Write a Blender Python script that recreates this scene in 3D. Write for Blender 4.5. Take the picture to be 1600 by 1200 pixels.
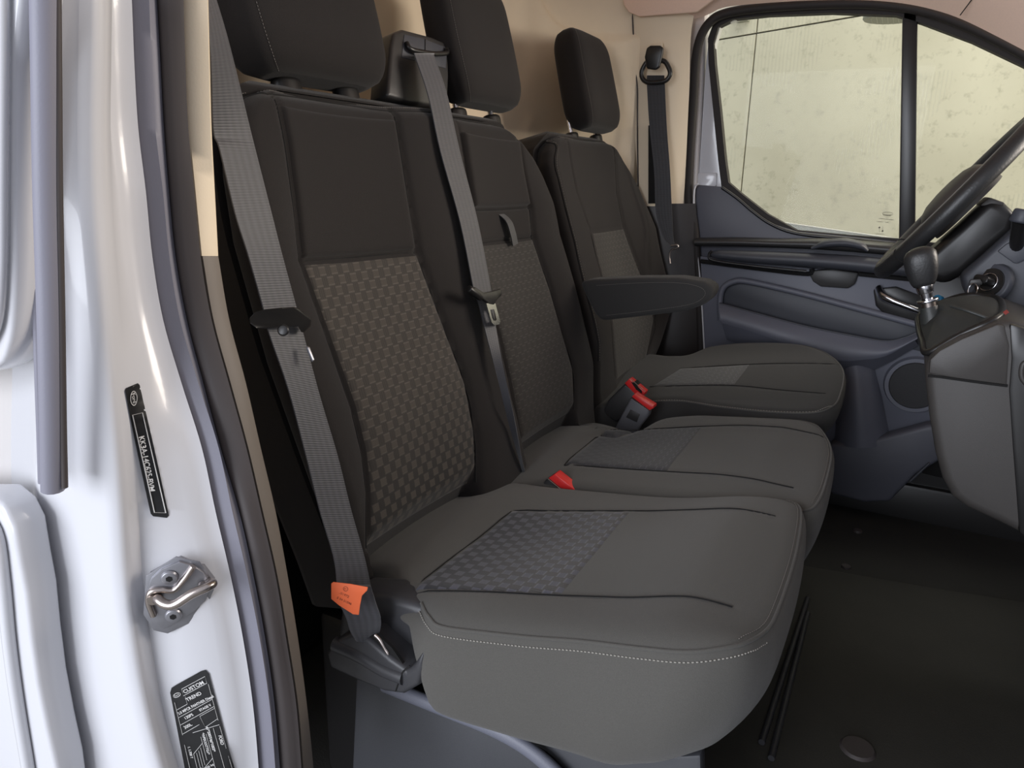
import bpy, bmesh, math, random
import numpy as np
from mathutils import Vector, Matrix
random.seed(7)
scn = bpy.context.scene
COL = scn.collection
for o in list(bpy.data.objects): bpy.data.objects.remove(o)

# ---------------------------------------------------------------- camera
CX,CY,CZ,YAW,PIT,ROL,FPX = .5685,-1.2951,.8893,.4834,.2772,.0204,1134.6
FW = np.array([-math.sin(YAW)*math.cos(PIT), math.cos(YAW)*math.cos(PIT), -math.sin(PIT)])
_r = np.array([math.cos(YAW), math.sin(YAW), 0]); _u = np.cross(_r, FW)
RT = _r*math.cos(ROL)+_u*math.sin(ROL); UP = -_r*math.sin(ROL)+_u*math.cos(ROL)
CAM = np.array([CX,CY,CZ])
cd = bpy.data.cameras.new('camera'); cam = bpy.data.objects.new('camera', cd); COL.objects.link(cam)
cd.sensor_width = 36; cd.lens = FPX/1600*36; cd.clip_start = .02
cam.matrix_world = Matrix(((RT[0],UP[0],-FW[0],CX),(RT[1],UP[1],-FW[1],CY),(RT[2],UP[2],-FW[2],CZ),(0,0,0,1)))
scn.camera = cam

# ---------------------------------------------------------------- world, lights, exposure
scn.view_settings.view_transform = 'Standard'; scn.view_settings.look = 'None'
scn.view_settings.exposure = 0.0; scn.view_settings.gamma = 1.0; scn.view_settings.use_curve_mapping = False
w = bpy.data.worlds.new('world'); scn.world = w; w.use_nodes = True
bg = w.node_tree.nodes['Background']; bg.inputs['Color'].default_value = (.86,.89,1.0,1); bg.inputs['Strength'].default_value = .70
def area(name, loc, target, size, power, color, sy=None):
    l = bpy.data.lights.new(name, 'AREA'); l.energy = power; l.color = color; l.size = size
    if sy: l.shape = 'RECTANGLE'; l.size_y = sy
    o = bpy.data.objects.new(name, l); COL.objects.link(o); o.location = loc
    o.rotation_euler = (Vector(target)-Vector(loc)).to_track_quat('-Z','Y').to_euler()
    return o
# hall lamps ahead of windscreen and over far wall; added low light as door daylight
area('hall_lamp_front', (3.0,1.2,1.62), (-.3,.0,1.0), 1.5, 118, (1,.90,.79))
area('door_daylight_fill', (-.5,-3.7,1.15), (.2,-.2,.8), 2.2, 128, (.88,.92,1))
area('hall_lamp_wall', (.9,2.2,3.4), (.6,3.2,.9), 1.6, 50, (1,.96,.88))

# ---------------------------------------------------------------- pixel -> point helpers (1600x1200 frame)
def ray(x,y): return FW+RT*(x-800)/FPX+UP*(600-y)/FPX
def onY(x,y,Y): d=ray(x,y); return CAM+d*((Y-CAM[1])/d[1])
def onX(x,y,X): d=ray(x,y); return CAM+d*((X-CAM[0])/d[0])
def onZ(x,y,Z): d=ray(x,y); return CAM+d*((Z-CAM[2])/d[2])
def onP(x,y,p0,n): d=ray(x,y); n=np.array(n,float); return CAM+d*(((np.array(p0,float)-CAM)@n)/(d@n))

# ---------------------------------------------------------------- materials
def lin(c):
    return tuple(((v/255)/12.92 if v/255<=.04045 else ((v/255+.055)/1.055)**2.4) for v in c)
def mat(name, rgb, rough=.6, metal=0, noise=0, nscale=200, bump=0, bscale=400, spec=.5, sheen=0, var=None, coat=0):
    m = bpy.data.materials.new(name); m.use_nodes = True; nt = m.node_tree; b = nt.nodes['Principled BSDF']
    c = lin(rgb); b.inputs['Base Color'].default_value = (*c,1); b.inputs['Roughness'].default_value = rough
    b.inputs['Metallic'].default_value = metal; b.inputs['Specular IOR Level'].default_value = spec
    b.inputs['Sheen Weight'].default_value = sheen; b.inputs['Coat Weight'].default_value = coat
    tc = nt.nodes.new('ShaderNodeTexCoord')
    if noise:
        n = nt.nodes.new('ShaderNodeTexNoise'); n.inputs['Scale'].default_value = nscale; n.inputs['Detail'].default_value = 5
        nt.links.new(tc.outputs['Object'], n.inputs['Vector'])
        mx = nt.nodes.new('ShaderNodeMix'); mx.data_type = 'RGBA'
        mx.inputs[6].default_value = tuple(v*(1-noise) for v in c)+(1,); mx.inputs[7].default_value = tuple(min(1,v*(1+noise)) for v in c)+(1,)
        nt.links.new(n.outputs['Fac'], mx.inputs[0]); nt.links.new(mx.outputs[2], b.inputs['Base Color'])
    if bump:
        n2 = nt.nodes.new('ShaderNodeTexNoise'); n2.inputs['Scale'].default_value = bscale; n2.inputs['Detail'].default_value = 3
        nt.links.new(tc.outputs['Object'], n2.inputs['Vector'])
        bp = nt.nodes.new('ShaderNodeBump'); bp.inputs['Strength'].default_value = bump; bp.inputs['Distance'].default_value = .001
        nt.links.new(n2.outputs['Fac'], bp.inputs['Height']); nt.links.new(bp.outputs['Normal'], b.inputs['Normal'])
    return m
def N(nt, t, **k):
    n = nt.nodes.new(t)
    for a,v in k.items(): setattr(n,a,v)
    return n
def math_(nt, op, a, b=None, c=None):
    n = N(nt,'ShaderNodeMath',operation=op)
    for i,v in enumerate((a,b,c)):
        if v is None: continue
        if isinstance(v,(int,float)): n.inputs[i].default_value = v
        else: nt.links.new(v, n.inputs[i])
    return n.outputs[0]
def weave_mat(name, dark, mid, light, pu, pv, v0, v1, horiz=True):
    """basket weave: staggered light bricks on a darker ground, contrast fading along v (uv map in metres)"""
    m = bpy.data.materials.new(name); m.use_nodes = True; nt = m.node_tree; b = nt.nodes['Principled BSDF']
    b.inputs['Roughness'].default_value = .85; b.inputs['Sheen Weight'].default_value = .15
    uv = N(nt,'ShaderNodeUVMap'); sp = N(nt,'ShaderNodeSeparateXYZ'); nt.links.new(uv.outputs[0], sp.inputs[0])
    U,V = sp.outputs[0], sp.outputs[1]
    vr = math_(nt,'DIVIDE',V,pv); row = math_(nt,'FLOOR',vr); fv = math_(nt,'FRACT',vr)
    half = math_(nt,'MULTIPLY',math_(nt,'MODULO',math_(nt,'ABSOLUTE',row),2.0),.5)
    fu = math_(nt,'FRACT',math_(nt,'ADD',math_(nt,'DIVIDE',U,pu),half))
    inu = math_(nt,'LESS_THAN',math_(nt,'ABSOLUTE',math_(nt,'SUBTRACT',fu,.5)),.25)
    inv = math_(nt,'LESS_THAN',math_(nt,'ABSOLUTE',math_(nt,'SUBTRACT',fv,.5)),.36)
    brick = math_(nt,'MULTIPLY',inu,inv)
    du = math_(nt,'ABSOLUTE',math_(nt,'SUBTRACT',math_(nt,'ABSOLUTE',math_(nt,'SUBTRACT',fu,.5)),.25))
    dv = math_(nt,'ABSOLUTE',math_(nt,'SUBTRACT',math_(nt,'ABSOLUTE',math_(nt,'SUBTRACT',fv,.5)),.36))
    rim = math_(nt,'MULTIPLY',math_(nt,'LESS_THAN',dv,.07),math_(nt,'LESS_THAN',math_(nt,'ABSOLUTE',math_(nt,'SUBTRACT',fu,.5)),.27))
    # thin upright ribs in the ground between the bricks
    rib = math_(nt,'GREATER_THAN',math_(nt,'FRACT',math_(nt,'DIVIDE',U,pu/6)),.62)
    ribs = math_(nt,'MULTIPLY',rib,math_(nt,'SUBTRACT',1.0,inu))
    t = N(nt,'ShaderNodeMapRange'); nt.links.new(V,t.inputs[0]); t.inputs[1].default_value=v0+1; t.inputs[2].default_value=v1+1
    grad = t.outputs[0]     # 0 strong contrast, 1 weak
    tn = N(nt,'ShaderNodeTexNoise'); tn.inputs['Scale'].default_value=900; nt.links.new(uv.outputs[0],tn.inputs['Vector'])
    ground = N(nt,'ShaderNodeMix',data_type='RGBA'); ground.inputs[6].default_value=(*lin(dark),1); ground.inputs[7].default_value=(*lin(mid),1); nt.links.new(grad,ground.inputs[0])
    bc = N(nt,'ShaderNodeMix',data_type='RGBA'); nt.links.new(brick,bc.inputs[0]); nt.links.new(ground.outputs[2],bc.inputs[6]); bc.inputs[7].default_value=(*lin(light),1)
    rd = N(nt,'ShaderNodeMix',data_type='RGBA',blend_type='MULTIPLY'); nt.links.new(math_(nt,'MULTIPLY',ribs,math_(nt,'MULTIPLY_ADD',grad,.45,.05)),rd.inputs[0]); nt.links.new(bc.outputs[2],rd.inputs[6]); rd.inputs[7].default_value=(.3,.3,.3,1)
    rr = N(nt,'ShaderNodeMix',data_type='RGBA'); nt.links.new(math_(nt,'MULTIPLY',rim,math_(nt,'MULTIPLY',grad,.45)),rr.inputs[0]); nt.links.new(rd.outputs[2],rr.inputs[6]); rr.inputs[7].default_value=(*lin(tuple(min(255,v+32) for v in light)),1)
    fz = N(nt,'ShaderNodeMix',data_type='RGBA',blend_type='OVERLAY'); fz.inputs[0].default_value=.45; nt.links.new(rr.outputs[2],fz.inputs[6]); nt.links.new(tn.outputs['Fac'],fz.inputs[7])
    nt.links.new(fz.outputs[2], b.inputs['Base Color'])
    hgt = math_(nt,'ADD',brick,math_(nt,'MULTIPLY',tn.outputs['Fac'],.5))
    bp = N(nt,'ShaderNodeBump'); bp.inputs['Strength'].default_value=.4; bp.inputs['Distance'].default_value=.0006
    nt.links.new(hgt,bp.inputs['Height']); nt.links.new(bp.outputs['Normal'],b.inputs['Normal'])
    return m
def webbing_mat(name, rgb, stripes=5):
    m = bpy.data.materials.new(name); m.use_nodes=True; nt=m.node_tree; b=nt.nodes['Principled BSDF']
    b.inputs['Roughness'].default_value=.55; b.inputs['Sheen Weight'].default_value=.4
    uv=N(nt,'ShaderNodeUVMap'); sp=N(nt,'ShaderNodeSeparateXYZ'); nt.links.new(uv.outputs[0],sp.inputs[0])
    s=math_(nt,'SINE',math_(nt,'MULTIPLY',sp.outputs[0],stripes*6.283)); rib=math_(nt,'SINE',math_(nt,'MULTIPLY',sp.outputs[1],6.283/.0028))
    mx=N(nt,'ShaderNodeMix',data_type='RGBA'); c=lin(rgb); mx.inputs[6].default_value=tuple(v*.78 for v in c)+(1,); mx.inputs[7].default_value=tuple(v*1.18 for v in c)+(1,)
    nt.links.new(math_(nt,'MULTIPLY_ADD',s,.5,.5),mx.inputs[0]); nt.links.new(mx.outputs[2],b.inputs['Base Color'])
    bp=N(nt,'ShaderNodeBump'); bp.inputs['Strength'].default_value=.22; bp.inputs['Distance'].default_value=.0004
    nt.links.new(math_(nt,'ADD',math_(nt,'MULTIPLY',s,.5),rib),bp.inputs['Height']); nt.links.new(bp.outputs['Normal'],b.inputs['Normal'])
    return m
M = dict(
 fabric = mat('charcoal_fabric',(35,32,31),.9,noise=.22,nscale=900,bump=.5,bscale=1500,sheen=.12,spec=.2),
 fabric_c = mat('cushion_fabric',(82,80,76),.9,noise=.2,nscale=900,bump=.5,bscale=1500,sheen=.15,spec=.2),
 shell = mat('shell_black',(24,22,22),.7),
 fabric_shaded = mat('shaded_cushion_fabric',(55,54,53),.9,noise=.2,nscale=900,bump=.5,bscale=1500,sheen=.1,spec=.2),  # same cloth as the bench cushions, with shade put into a darker colour
 buckle_grey = mat('buckle_grey_plastic',(92,92,96),.45),
 shroud = mat('shroud_plastic',(56,56,59),.42,bump=.15,bscale=700),
 seam = mat('seam_shadow',(16,15,15),.9),
 thread = mat('grey_thread',(150,146,138),.7),
 thread_d = mat('dark_thread',(112,107,102),.8),
 plastic = mat('black_plastic',(52,51,51),.42,bump=.15,bscale=700),
 plastic_g = mat('grey_plastic',(66,68,75),.5,bump=.2,bscale=900),
 plastic_up = mat('upper_door_plastic',(84,85,94),.48,bump=.25,bscale=900),
 plastic_door = mat('door_plastic',(102,104,115),.48,bump=.25,bscale=900),
 plastic_dk = mat('dark_plastic',(30,29,29),.35),
 plastic_con = mat('console_plastic',(62,59,57),.5,bump=.2,bscale=900),
 rubber = mat('grey_rubber',(124,123,134),.55,bump=.1,bscale=500),
 rubber_dk = mat('dark_rubber',(66,60,59),.6),
 seal_dk = mat('brown_black_rubber',(36,31,29),.7),
 paint = mat('white_paint',(205,205,209),.22,spec=.5,coat=.3),
 paint_in = mat('white_paint_inner',(196,192,190),.3),
 cream = mat('cream_trim',(230,214,188),.65,bump=.1,bscale=500),
 taupe_dk = mat('dark_pillar_trim',(44,39,37),.35),
 taupe = mat('taupe_trim',(112,104,96),.6),
 bulk = mat('cream_bulkhead',(228,212,186),.6,noise=.03,nscale=30,bump=.05,bscale=120),
 headliner = mat('headliner',(236,206,186),.85,noise=.05,nscale=300),
 valance = mat('valance_plastic',(58,59,63),.55,bump=.2,bscale=900),
 mat_ = mat('floor_rubber',(39,38,35),.75,noise=.3,nscale=12,bump=.5,bscale=350),
 mat2 = mat('floor_rubber_raised',(51,50,45),.7,noise=.25,nscale=10,bump=.5,bscale=350),
 chrome = mat('chrome',(205,205,210),.18,metal=1),
 chrome_w = mat('worn_steel',(176,166,160),.28,metal=1,noise=.3,nscale=80),
 zinc = mat('zinc_plate',(150,150,156),.38,metal=.75,noise=.18,nscale=90),
 red_dull = mat('red_symbol',(140,58,52),.6),
 red = mat('red_button',(214,44,44),.35),
 orange = mat('orange_tag',(226,104,58),.55),
 sticker = mat('black_sticker',(20,20,22),.4),
 print_w = mat('white_print',(205,203,200),.5),
 print_d = mat('dark_print',(60,56,48),.6),
 print_b = mat('brown_print',(110,46,26),.6),
 leather = mat('leather',(40,40,41),.42,bump=.4,bscale=260),
 leather2 = mat('gaiter_leather',(48,50,49),.5,bump=.3,bscale=260),
 web = webbing_mat('grey_webbing',(54,54,59)),
 web_d = webbing_mat('black_webbing',(34,34,38)),
 blue = mat('blue_button',(30,110,150),.3),
 lamp = mat('pale_lamp',(150,152,140),.5),
)
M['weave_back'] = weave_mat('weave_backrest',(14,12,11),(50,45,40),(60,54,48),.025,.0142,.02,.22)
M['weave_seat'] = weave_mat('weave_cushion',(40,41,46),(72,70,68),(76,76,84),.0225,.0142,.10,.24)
M['weave_fine'] = weave_mat('weave_middle',(30,27,25),(39,36,32),(41,37,34),.0225,.0142,.0,.12)
M['weave_fine_s'] = weave_mat('weave_middle_seat',(50,51,54),(64,64,65),(60,60,63),.0225,.0142,.10,.24)

# ---------------------------------------------------------------- mesh helpers
def link(name, me, m=None, parent=None):
    o = bpy.data.objects.new(name, me); COL.objects.link(o)
    if m is not None: me.materials.append(M[m] if isinstance(m,str) else m)
    if parent is not None:
        o.parent = parent; o.matrix_parent_inverse = Matrix.Translation(-parent.location)
    return o
def tag(o, label=None, cat=None, group=None, kind=None):
    if label: o['label']=label
    if cat: o['category']=cat
    if group: o['group']=group
    if kind: o['kind']=kind
    return o
def thing(name, loc, label, cat, group=None):
    o = bpy.data.objects.new(name, None); COL.objects.link(o); o.location = [float(v) for v in loc]; o.empty_display_size=.05
    return tag(o,label,cat,group)
def mk(name, verts, faces, m=None, parent=None, smooth=True, uv=None, angle=None):
    me = bpy.data.meshes.new(name); me.from_pydata([tuple(map(float,v)) for v in verts],[],[tuple(map(int,f)) for f in faces]); me.update()
    bm = bmesh.new(); bm.from_mesh(me); bmesh.ops.recalc_face_normals(bm, faces=bm.faces); bm.to_mesh(me); bm.free()
    if uv is not None:
        l = me.uv_layers.new(name='UVMap')
        for lp in me.loops: l.data[lp.index].uv = uv[lp.vertex_index]
    me.polygons.foreach_set('use_smooth',[smooth]*len(me.polygons))
    if smooth and angle: me.set_sharp_from_angle(angle=math.radians(angle))
    return link(name, me, m, parent)
def from_bm(name, bm, m=None, parent=None, smooth=True, angle=35):
    bmesh.ops.recalc_face_normals(bm, faces=bm.faces)
    me = bpy.data.meshes.new(name); bm.to_mesh(me); bm.free()
    me.polygons.foreach_set('use_smooth',[smooth]*len(me.polygons))
    if smooth: me.set_sharp_from_angle(angle=math.radians(angle))
    return link(name, me, m, parent)
def grid_faces(nr, nc, off=0, closed=False):
    f=[]
    for i in range(nr-1):
        for j in range(nc if closed else nc-1):
            a=off+i*nc+j; b=off+i*nc+(j+1)%nc; f.append((a,b,b+nc,a+nc))
    return f
def loft(name, rings, m, parent=None, closed=True, caps=True, smooth=True, angle=40, thick=0):
    rings=[np.array(r,float) for r in rings]; n=len(rings[0])
    v=[p for r in rings for p in r]; f=grid_faces(len(rings),n,0,closed)
    if closed and caps: f.append(tuple(range(n))[::-1]); f.append(tuple(range((len(rings)-1)*n,len(rings)*n)))
    return mk(name,v,f,m,parent,smooth,angle=angle)
def spline(pts, n=8, closed=False):
    P=[np.array(p,float) for p in pts]; out=[]; L=len(P)
    rng = range(L if closed else L-1)
    for i in rng:
        p0=P[(i-1)%L] if (closed or i>0) else 2*P[0]-P[1]; p1=P[i]; p2=P[(i+1)%L]; p3=P[(i+2)%L] if (closed or i+2<L) else 2*P[-1]-P[-2]
        for k in range(n):
            t=k/n; out.append(.5*((2*p1)+(-p0+p2)*t+(2*p0-5*p1+4*p2-p3)*t*t+(-p0+3*p1-3*p2+p3)*t**3))
    if not closed: out.append(P[-1])
    return out
def tube_mesh(pts, r, sides=8, closed=False, sx=1.0, up=None):
    P=[np.array(p,float) for p in pts]; n=len(P); V=[];F=[]
    rr = r if hasattr(r,'__len__') else [r]*n
    prev=None
    for i,p in enumerate(P):
        t = (P[(i+1)%n]-P[i-1]) if closed else (P[min(i+1,n-1)]-P[max(i-1,0)])
        t/= (np.linalg.norm(t)+1e-12)
        a = np.array(up,float) if up is not None else (prev if prev is not None else (np.array([0,0,1.]) if abs(t[2])<.9 else np.array([1.,0,0])))
        a = a-t*(a@t); a/= (np.linalg.norm(a)+1e-12); b=np.cross(t,a); prev=a
        for k in range(sides):
            q=2*math.pi*k/sides; V.append(p+rr[i]*(math.cos(q)*a+sx*math.sin(q)*b))
    F=grid_faces(n,sides,0,True)
    if closed: F+= [((n-1)*sides+k,(n-1)*sides+(k+1)%sides,(k+1)%sides,k) for k in range(sides)]
    else: F.append(tuple(range(sides))); F.append(tuple(range((n-1)*sides,n*sides)))
    return V,F
def tube(name, pts, r, m, parent=None, sides=8, closed=False, sx=1.0, up=None):
    V,F=tube_mesh(pts,r,sides,closed,sx,up); return mk(name,V,F,m,parent,True,angle=50)
def join_meshes(parts):
    V=[];F=[]
    for v,f in parts:
        o=len(V); V+=list(v); F+=[tuple(i+o for i in q) for q in f]
    return V,F
def slab(name, pts, direction, m, parent=None, bevel=.002, seg=2, angle=35):
    """closed polygon of 3D points extruded by the vector `direction`, edges rounded"""
    bm=bmesh.new(); vs=[bm.verts.new([float(c) for c in p]) for p in pts]; f=bm.faces.new(vs)
    r=bmesh.ops.extrude_face_region(bm,geom=[f]); nv=[g for g in r['geom'] if isinstance(g,bmesh.types.BMVert)]
    bmesh.ops.translate(bm,vec=Vector([float(c) for c in direction]),verts=nv)
    bmesh.ops.recalc_face_normals(bm,faces=bm.faces)
    if bevel:
        es=[e for e in bm.edges if len(e.link_faces)==2 and e.calc_face_angle(0)>.6]
        try: bmesh.ops.bevel(bm,geom=es,offset=bevel,segments=seg,affect='EDGES',profile=.5,clamp_overlap=True)
        except Exception: pass
    return from_bm(name,bm,m,parent,True,angle)
def box(name, c, s, m, parent=None, bevel=.003, rot=None, seg=2):
    bm=bmesh.new(); bmesh.ops.create_cube(bm,size=1)
    bmesh.ops.scale(bm,vec=Vector(s),verts=bm.verts)
    if bevel: bmesh.ops.bevel(bm,geom=list(bm.edges),offset=bevel,segments=seg,affect='EDGES',profile=.5,clamp_overlap=True)
    if rot is not None: bmesh.ops.transform(bm,matrix=rot.to_4x4(),verts=bm.verts)
    bmesh.ops.translate(bm,vec=Vector([float(v) for v in c]),verts=bm.verts)
    return from_bm(name,bm,m,parent)
def frame(x,y,z=None):
    x=Vector([float(v) for v in x]).normalized(); y=Vector([float(v) for v in y]); y=(y-x*y.dot(x)).normalized(); z=x.cross(y)
    return Matrix((x,y,z)).transposed()
def cyl(name, p0, p1, r0, r1, m, parent=None, sides=24, bevel=0):
    p0=np.array(p0,float); p1=np.array(p1,float); d=p1-p0
    if bevel:
        L=np.linalg.norm(d); t=bevel/L
        return tube(name,[p0,p0+d*t*.3,p0+d*t,p1-d*t,p1-d*t*.3,p1],[r0-bevel,r0-bevel*.3,r0,r1,r1-bevel*.3,r1-bevel],m,parent,sides)
    return tube(name,[p0,p1],[r0,r1],m,parent,sides)
def torus_arc(name, c, ax, ay, R, r, a0, a1, m, parent=None, n=48, sides=12, ry=None):
    c=np.array(c,float); ax=np.array(ax,float); ay=np.array(ay,float); ry=ry or R
    full=abs(a1-a0)>=2*math.pi-1e-6
    pts=[c+ax*R*math.cos(a0+(a1-a0)*i/(n if full else n-1))+ay*ry*math.sin(a0+(a1-a0)*i/(n if full else n-1)) for i in range(n)]
    return tube(name,pts,r,m,parent,sides,closed=full)
def text_mesh(name, body, size, origin, xdir, ydir, m, parent=None, align='LEFT', depth=.0001, sx=1.0, bold=0):
    cu=bpy.data.curves.new(name,'FONT'); cu.body=body; cu.size=size; cu.extrude=depth; cu.align_x=align; cu.offset=bold
    o=bpy.data.objects.new(name,cu); COL.objects.link(o); bpy.context.view_layer.update()
    me=bpy.data.meshes.new_from_object(o.evaluated_get(bpy.context.evaluated_depsgraph_get())); bpy.data.objects.remove(o)
    F=frame(xdir,ydir).to_4x4(); me.transform(Matrix.Translation([float(v) for v in origin])@F@Matrix.Diagonal((sx,1,1,1)))
    me.materials.clear(); return link(name,me,m,parent)
def ribbon(name, pts, wdirs, width, thick, m, parent=None, n=6, pixel_edges=None):
    """a strap: centre line + width direction at each point"""
    P=spline(pts,n); W=spline(wdirs,n); V=[];uv=[];L=0
    nx=7
    for i,p in enumerate(P):
        if i: L+=np.linalg.norm(P[i]-P[i-1])
        t=P[min(i+1,len(P)-1)]-P[max(i-1,0)]; t/=np.linalg.norm(t); wd=W[i]; wl=np.linalg.norm(wd); wd=wd-t*(wd@t); wd/=np.linalg.norm(wd); nn=np.cross(t,wd)
        wid=width*wl
        for side in (1,-1):
            for k in range(nx):
                s=(k/(nx-1)-.5)*(1 if side==1 else -1); V.append(p+wd*wid*s+nn*side*thick/2); uv.append((s+.5,L))
    n2=2*nx; F=grid_faces(len(P),n2,0,True); F.append(tuple(range(n2))); F.append(tuple(range((len(P)-1)*n2,len(P)*n2)))
    return mk(name,V,F,m,parent,True,uv=uv,angle=60)
def interp(tab, x):
    xs=[a for a,b in tab]; ysv=[b for a,b in tab]
    if xs[0]>xs[-1]: xs=xs[::-1]; ysv=ysv[::-1]
    return np.interp(x,xs,ysv)

# ================================================================ THE SETTING
def struct(o, label=None):
    o['kind']='structure'
    if label: o['label']=label
    return o
# ---- outside hall
HW = dict(p0=(.6,2.9,0), n=(-.22,-1,.0))       # plane of the concrete wall beyond the far window
def onW(x,y,off=0): return onP(x,y,np.array(HW['p0'])+np.array((-.215,-.976,0))*off,HW['n'])
conc = bpy.data.materials.new('concrete'); conc.use_nodes=True; nt=conc.node_tree; b=nt.nodes['Principled BSDF']; b.inputs['Roughness'].default_value=.85
tc=N(nt,'ShaderNodeTexCoord'); n1=N(nt,'ShaderNodeTexNoise'); n1.inputs['Scale'].default_value=1.6; n1.inputs['Detail'].default_value=6; n2=N(nt,'ShaderNodeTexNoise'); n2.inputs['Scale'].default_value=22; n2.inputs['Detail'].default_value=8; n2.inputs['Roughness'].default_value=.7
n3=N(nt,'ShaderNodeTexNoise'); n3.inputs['Scale'].default_value=60
for q in (n1,n2,n3): nt.links.new(tc.outputs['Object'],q.inputs['Vector'])
r1=N(nt,'ShaderNodeValToRGB'); r1.color_ramp.elements[0].position=.3; r1.color_ramp.elements[0].color=(*lin((196,192,172)),1); r1.color_ramp.elements[1].position=.7; r1.color_ramp.elements[1].color=(*lin((216,212,192)),1)
nt.links.new(n1.outputs['Fac'],r1.inputs[0])
r2=N(nt,'ShaderNodeValToRGB'); r2.color_ramp.elements[0].position=.30; r2.color_ramp.elements[0].color=(.55,.55,.52,1); r2.color_ramp.elements[1].position=.46; r2.color_ramp.elements[1].color=(1,1,1,1)
nt.links.new(n2.outputs['Fac'],r2.inputs[0])
mx=N(nt,'ShaderNodeMix',data_type='RGBA',blend_type='MULTIPLY'); mx.inputs[0].default_value=.6; nt.links.new(r1.outputs[0],mx.inputs[6]); nt.links.new(r2.outputs[0],mx.inputs[7]); nt.links.new(mx.outputs[2],b.inputs['Base Color'])
M['concrete']=conc
# concrete wall of cast panels with open joints: four panels
jx = [onW(1187,25),onW(1152,380)]; jh=[onW(1118,63),onW(1372,20)]
wn=np.array((-.215,-.976,0)); wx=np.array((.976,-.215,0)); wz=np.array((0,0,1.))
c0=onW(1182,52)
jdir=(jh[1]-jh[0]); jdir/=np.linalg.norm(jdir); vdir=(jx[0]-jx[1]); vdir/=np.linalg.norm(vdir)
wall = bpy.data.objects.new('wall_outside',None); COL.objects.link(wall); wall.location=[float(v) for v in c0]; struct(wall,'pale concrete wall of large cast panels beyond the far window')
def uvp(u,v): return c0+jdir*u+vdir*v
g=.004
for (u0,u1,v0,v1) in ((-3.5,-g,-2.6,-g),(g,4.5,-2.6,-g),(-3.5,-g,g,2.2),(g,4.5,g,2.2)):
    slab('panel',[uvp(u0,v0),uvp(u1,v0),uvp(u1,v1),uvp(u0,v1)],-wn*.06,'concrete',wall,bevel=0)
slab('wall_core',[uvp(-3.5,-2.6)-wn*.02,uvp(4.5,-2.6)-wn*.02,uvp(4.5,2.2)-wn*.02,uvp(-3.5,2.2)-wn*.02],-wn*.1,'plastic_dk',wall,bevel=0)
# hall floor
struct(box('floor_hall',(0,0,-.68),(14,12,.1),mat('hall_floor',(150,148,142),.6,noise=.1,nscale=3),bevel=0),'pale hall floor under the van')

# ---- cab floor
fl = struct(slab('floor',[(-.6,-.80,0),(1.7,-.80,0),(1.7,.86,0),(-.6,.86,0)],(0,0,-.04),'mat_',bevel=0),'black ribbed rubber cab floor')
a0=onZ(1262,884,.012); a1=onZ(1440,915,.012); a2=onZ(1610,942,.012)
struct(slab('floor_mat',[(.10,a0[1],0.0005),a0*(1,1,0)+(0,0,.0005),a1*(1,1,0)+(0,0,.0005),a2*(1,1,0)+(0,0,.0005),(1.3,a2[1]+.04,.0005),(1.3,-.78,.0005),(.10,-.78,.0005)],(0,0,.012),'mat2',bevel=.004),'raised black rubber floor mat on the passenger side')
# two floor plugs
for i,(x,y) in enumerate(((1340,1170),(1322,886),(1340,830))):
    c=onZ(x,y,.013 if i==0 else .001); o=cyl('floor_plug',c-np.array((0,0,.001)),c+np.array((0,0,.004)),.028 if i==0 else .012,.024 if i==0 else .010,'rubber_dk',fl,20)

# ---- bulkhead behind the seats: smooth pressed panel with shallow embossed ribs
def bulk_x(y,z):
    x=-.40+0*y
    x = x + .25*np.clip((y-.48)/.32,0,1)**2.0                      # sweeps forward to the far pillar
    x = x + .20*np.clip((-y-.55)/.30,0,1)**2.2
    def ridge(yc,zc,ry,rz,p=4): return 1/(1+np.exp(-((1-((abs((y-yc)/ry))**p+(abs((z-zc)/rz))**p)**(1/p)))*60))
    x = x - .016*ridge(.12,1.52,.47,.485,5) - .012*ridge(.12,1.52,.40,.375,5)
    x = x - .022*ridge(.74,1.40,.14,.14,2)
    # diagonal rib low down between the two seats
    d=(y-.54)*.90-(z-.96)*.43
    x = x + .010*np.exp(-(d/.016)**2)*(1/(1+np.exp((z-1.04)*60)))
    return x
ys=np.linspace(-.84,.84,169); zs=np.linspace(-.02,1.50,140); V=[];
for z in zs:
    for y in ys: V.append((float(bulk_x(np.array(y),np.array(z))),y,z))
struct(mk('wall_back',V,grid_faces(len(zs),len(ys)),'bulk',None,True),'cream pressed steel bulkhead behind the seats')
# roof
V=[];nx=30
for i in range(nx):
    x=-.5+i*(1.6/(nx-1))
    for j in range(40):
        y=-.86+j*(1.72/39); q=abs(y/.86); V.append((x,y,1.50-.10*max(0,q-.6)/.4-.06*max(0,(x-.5))**1.5))
ce=struct(mk('ceiling',V,grid_faces(nx,40),'headliner',None,True),'beige cloth headliner')

# ---- far side B pillar trim
def patch(name, railA, railB, m, parent=None, n=24, bulge=0, nrm=(0,-1,0), cols=8, flip=False):
    """surface between two rails of 3D points (resampled), optionally bulged"""
    def rs(r):
        r=spline(r,10); r=np.array(r); d=np.r_[0,np.cumsum(np.linalg.norm(np.diff(r,axis=0),axis=1))]; t=np.linspace(0,d[-1],n)
        return np.stack([np.interp(t,d,r[:,k]) for k in range(3)],1)
    A=rs(railA);B=rs(railB);V=[]
    for i in range(n):
        for j in range(cols):
            s=j/(cols-1); V.append(A[i]*(1-s)+B[i]*s+np.array(nrm)*bulge*4*s*(1-s))
    return mk(name,V,grid_faces(n,cols),m,parent,True)
def Y(Yv,*pts): return [onY(x,y,Yv) for x,y in pts]
wl = bpy.data.objects.new('wall_left',None); COL.objects.link(wl); wl.location=(-.1,.82,.6); struct(wl,'far side of the cab around the driver door')
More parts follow.
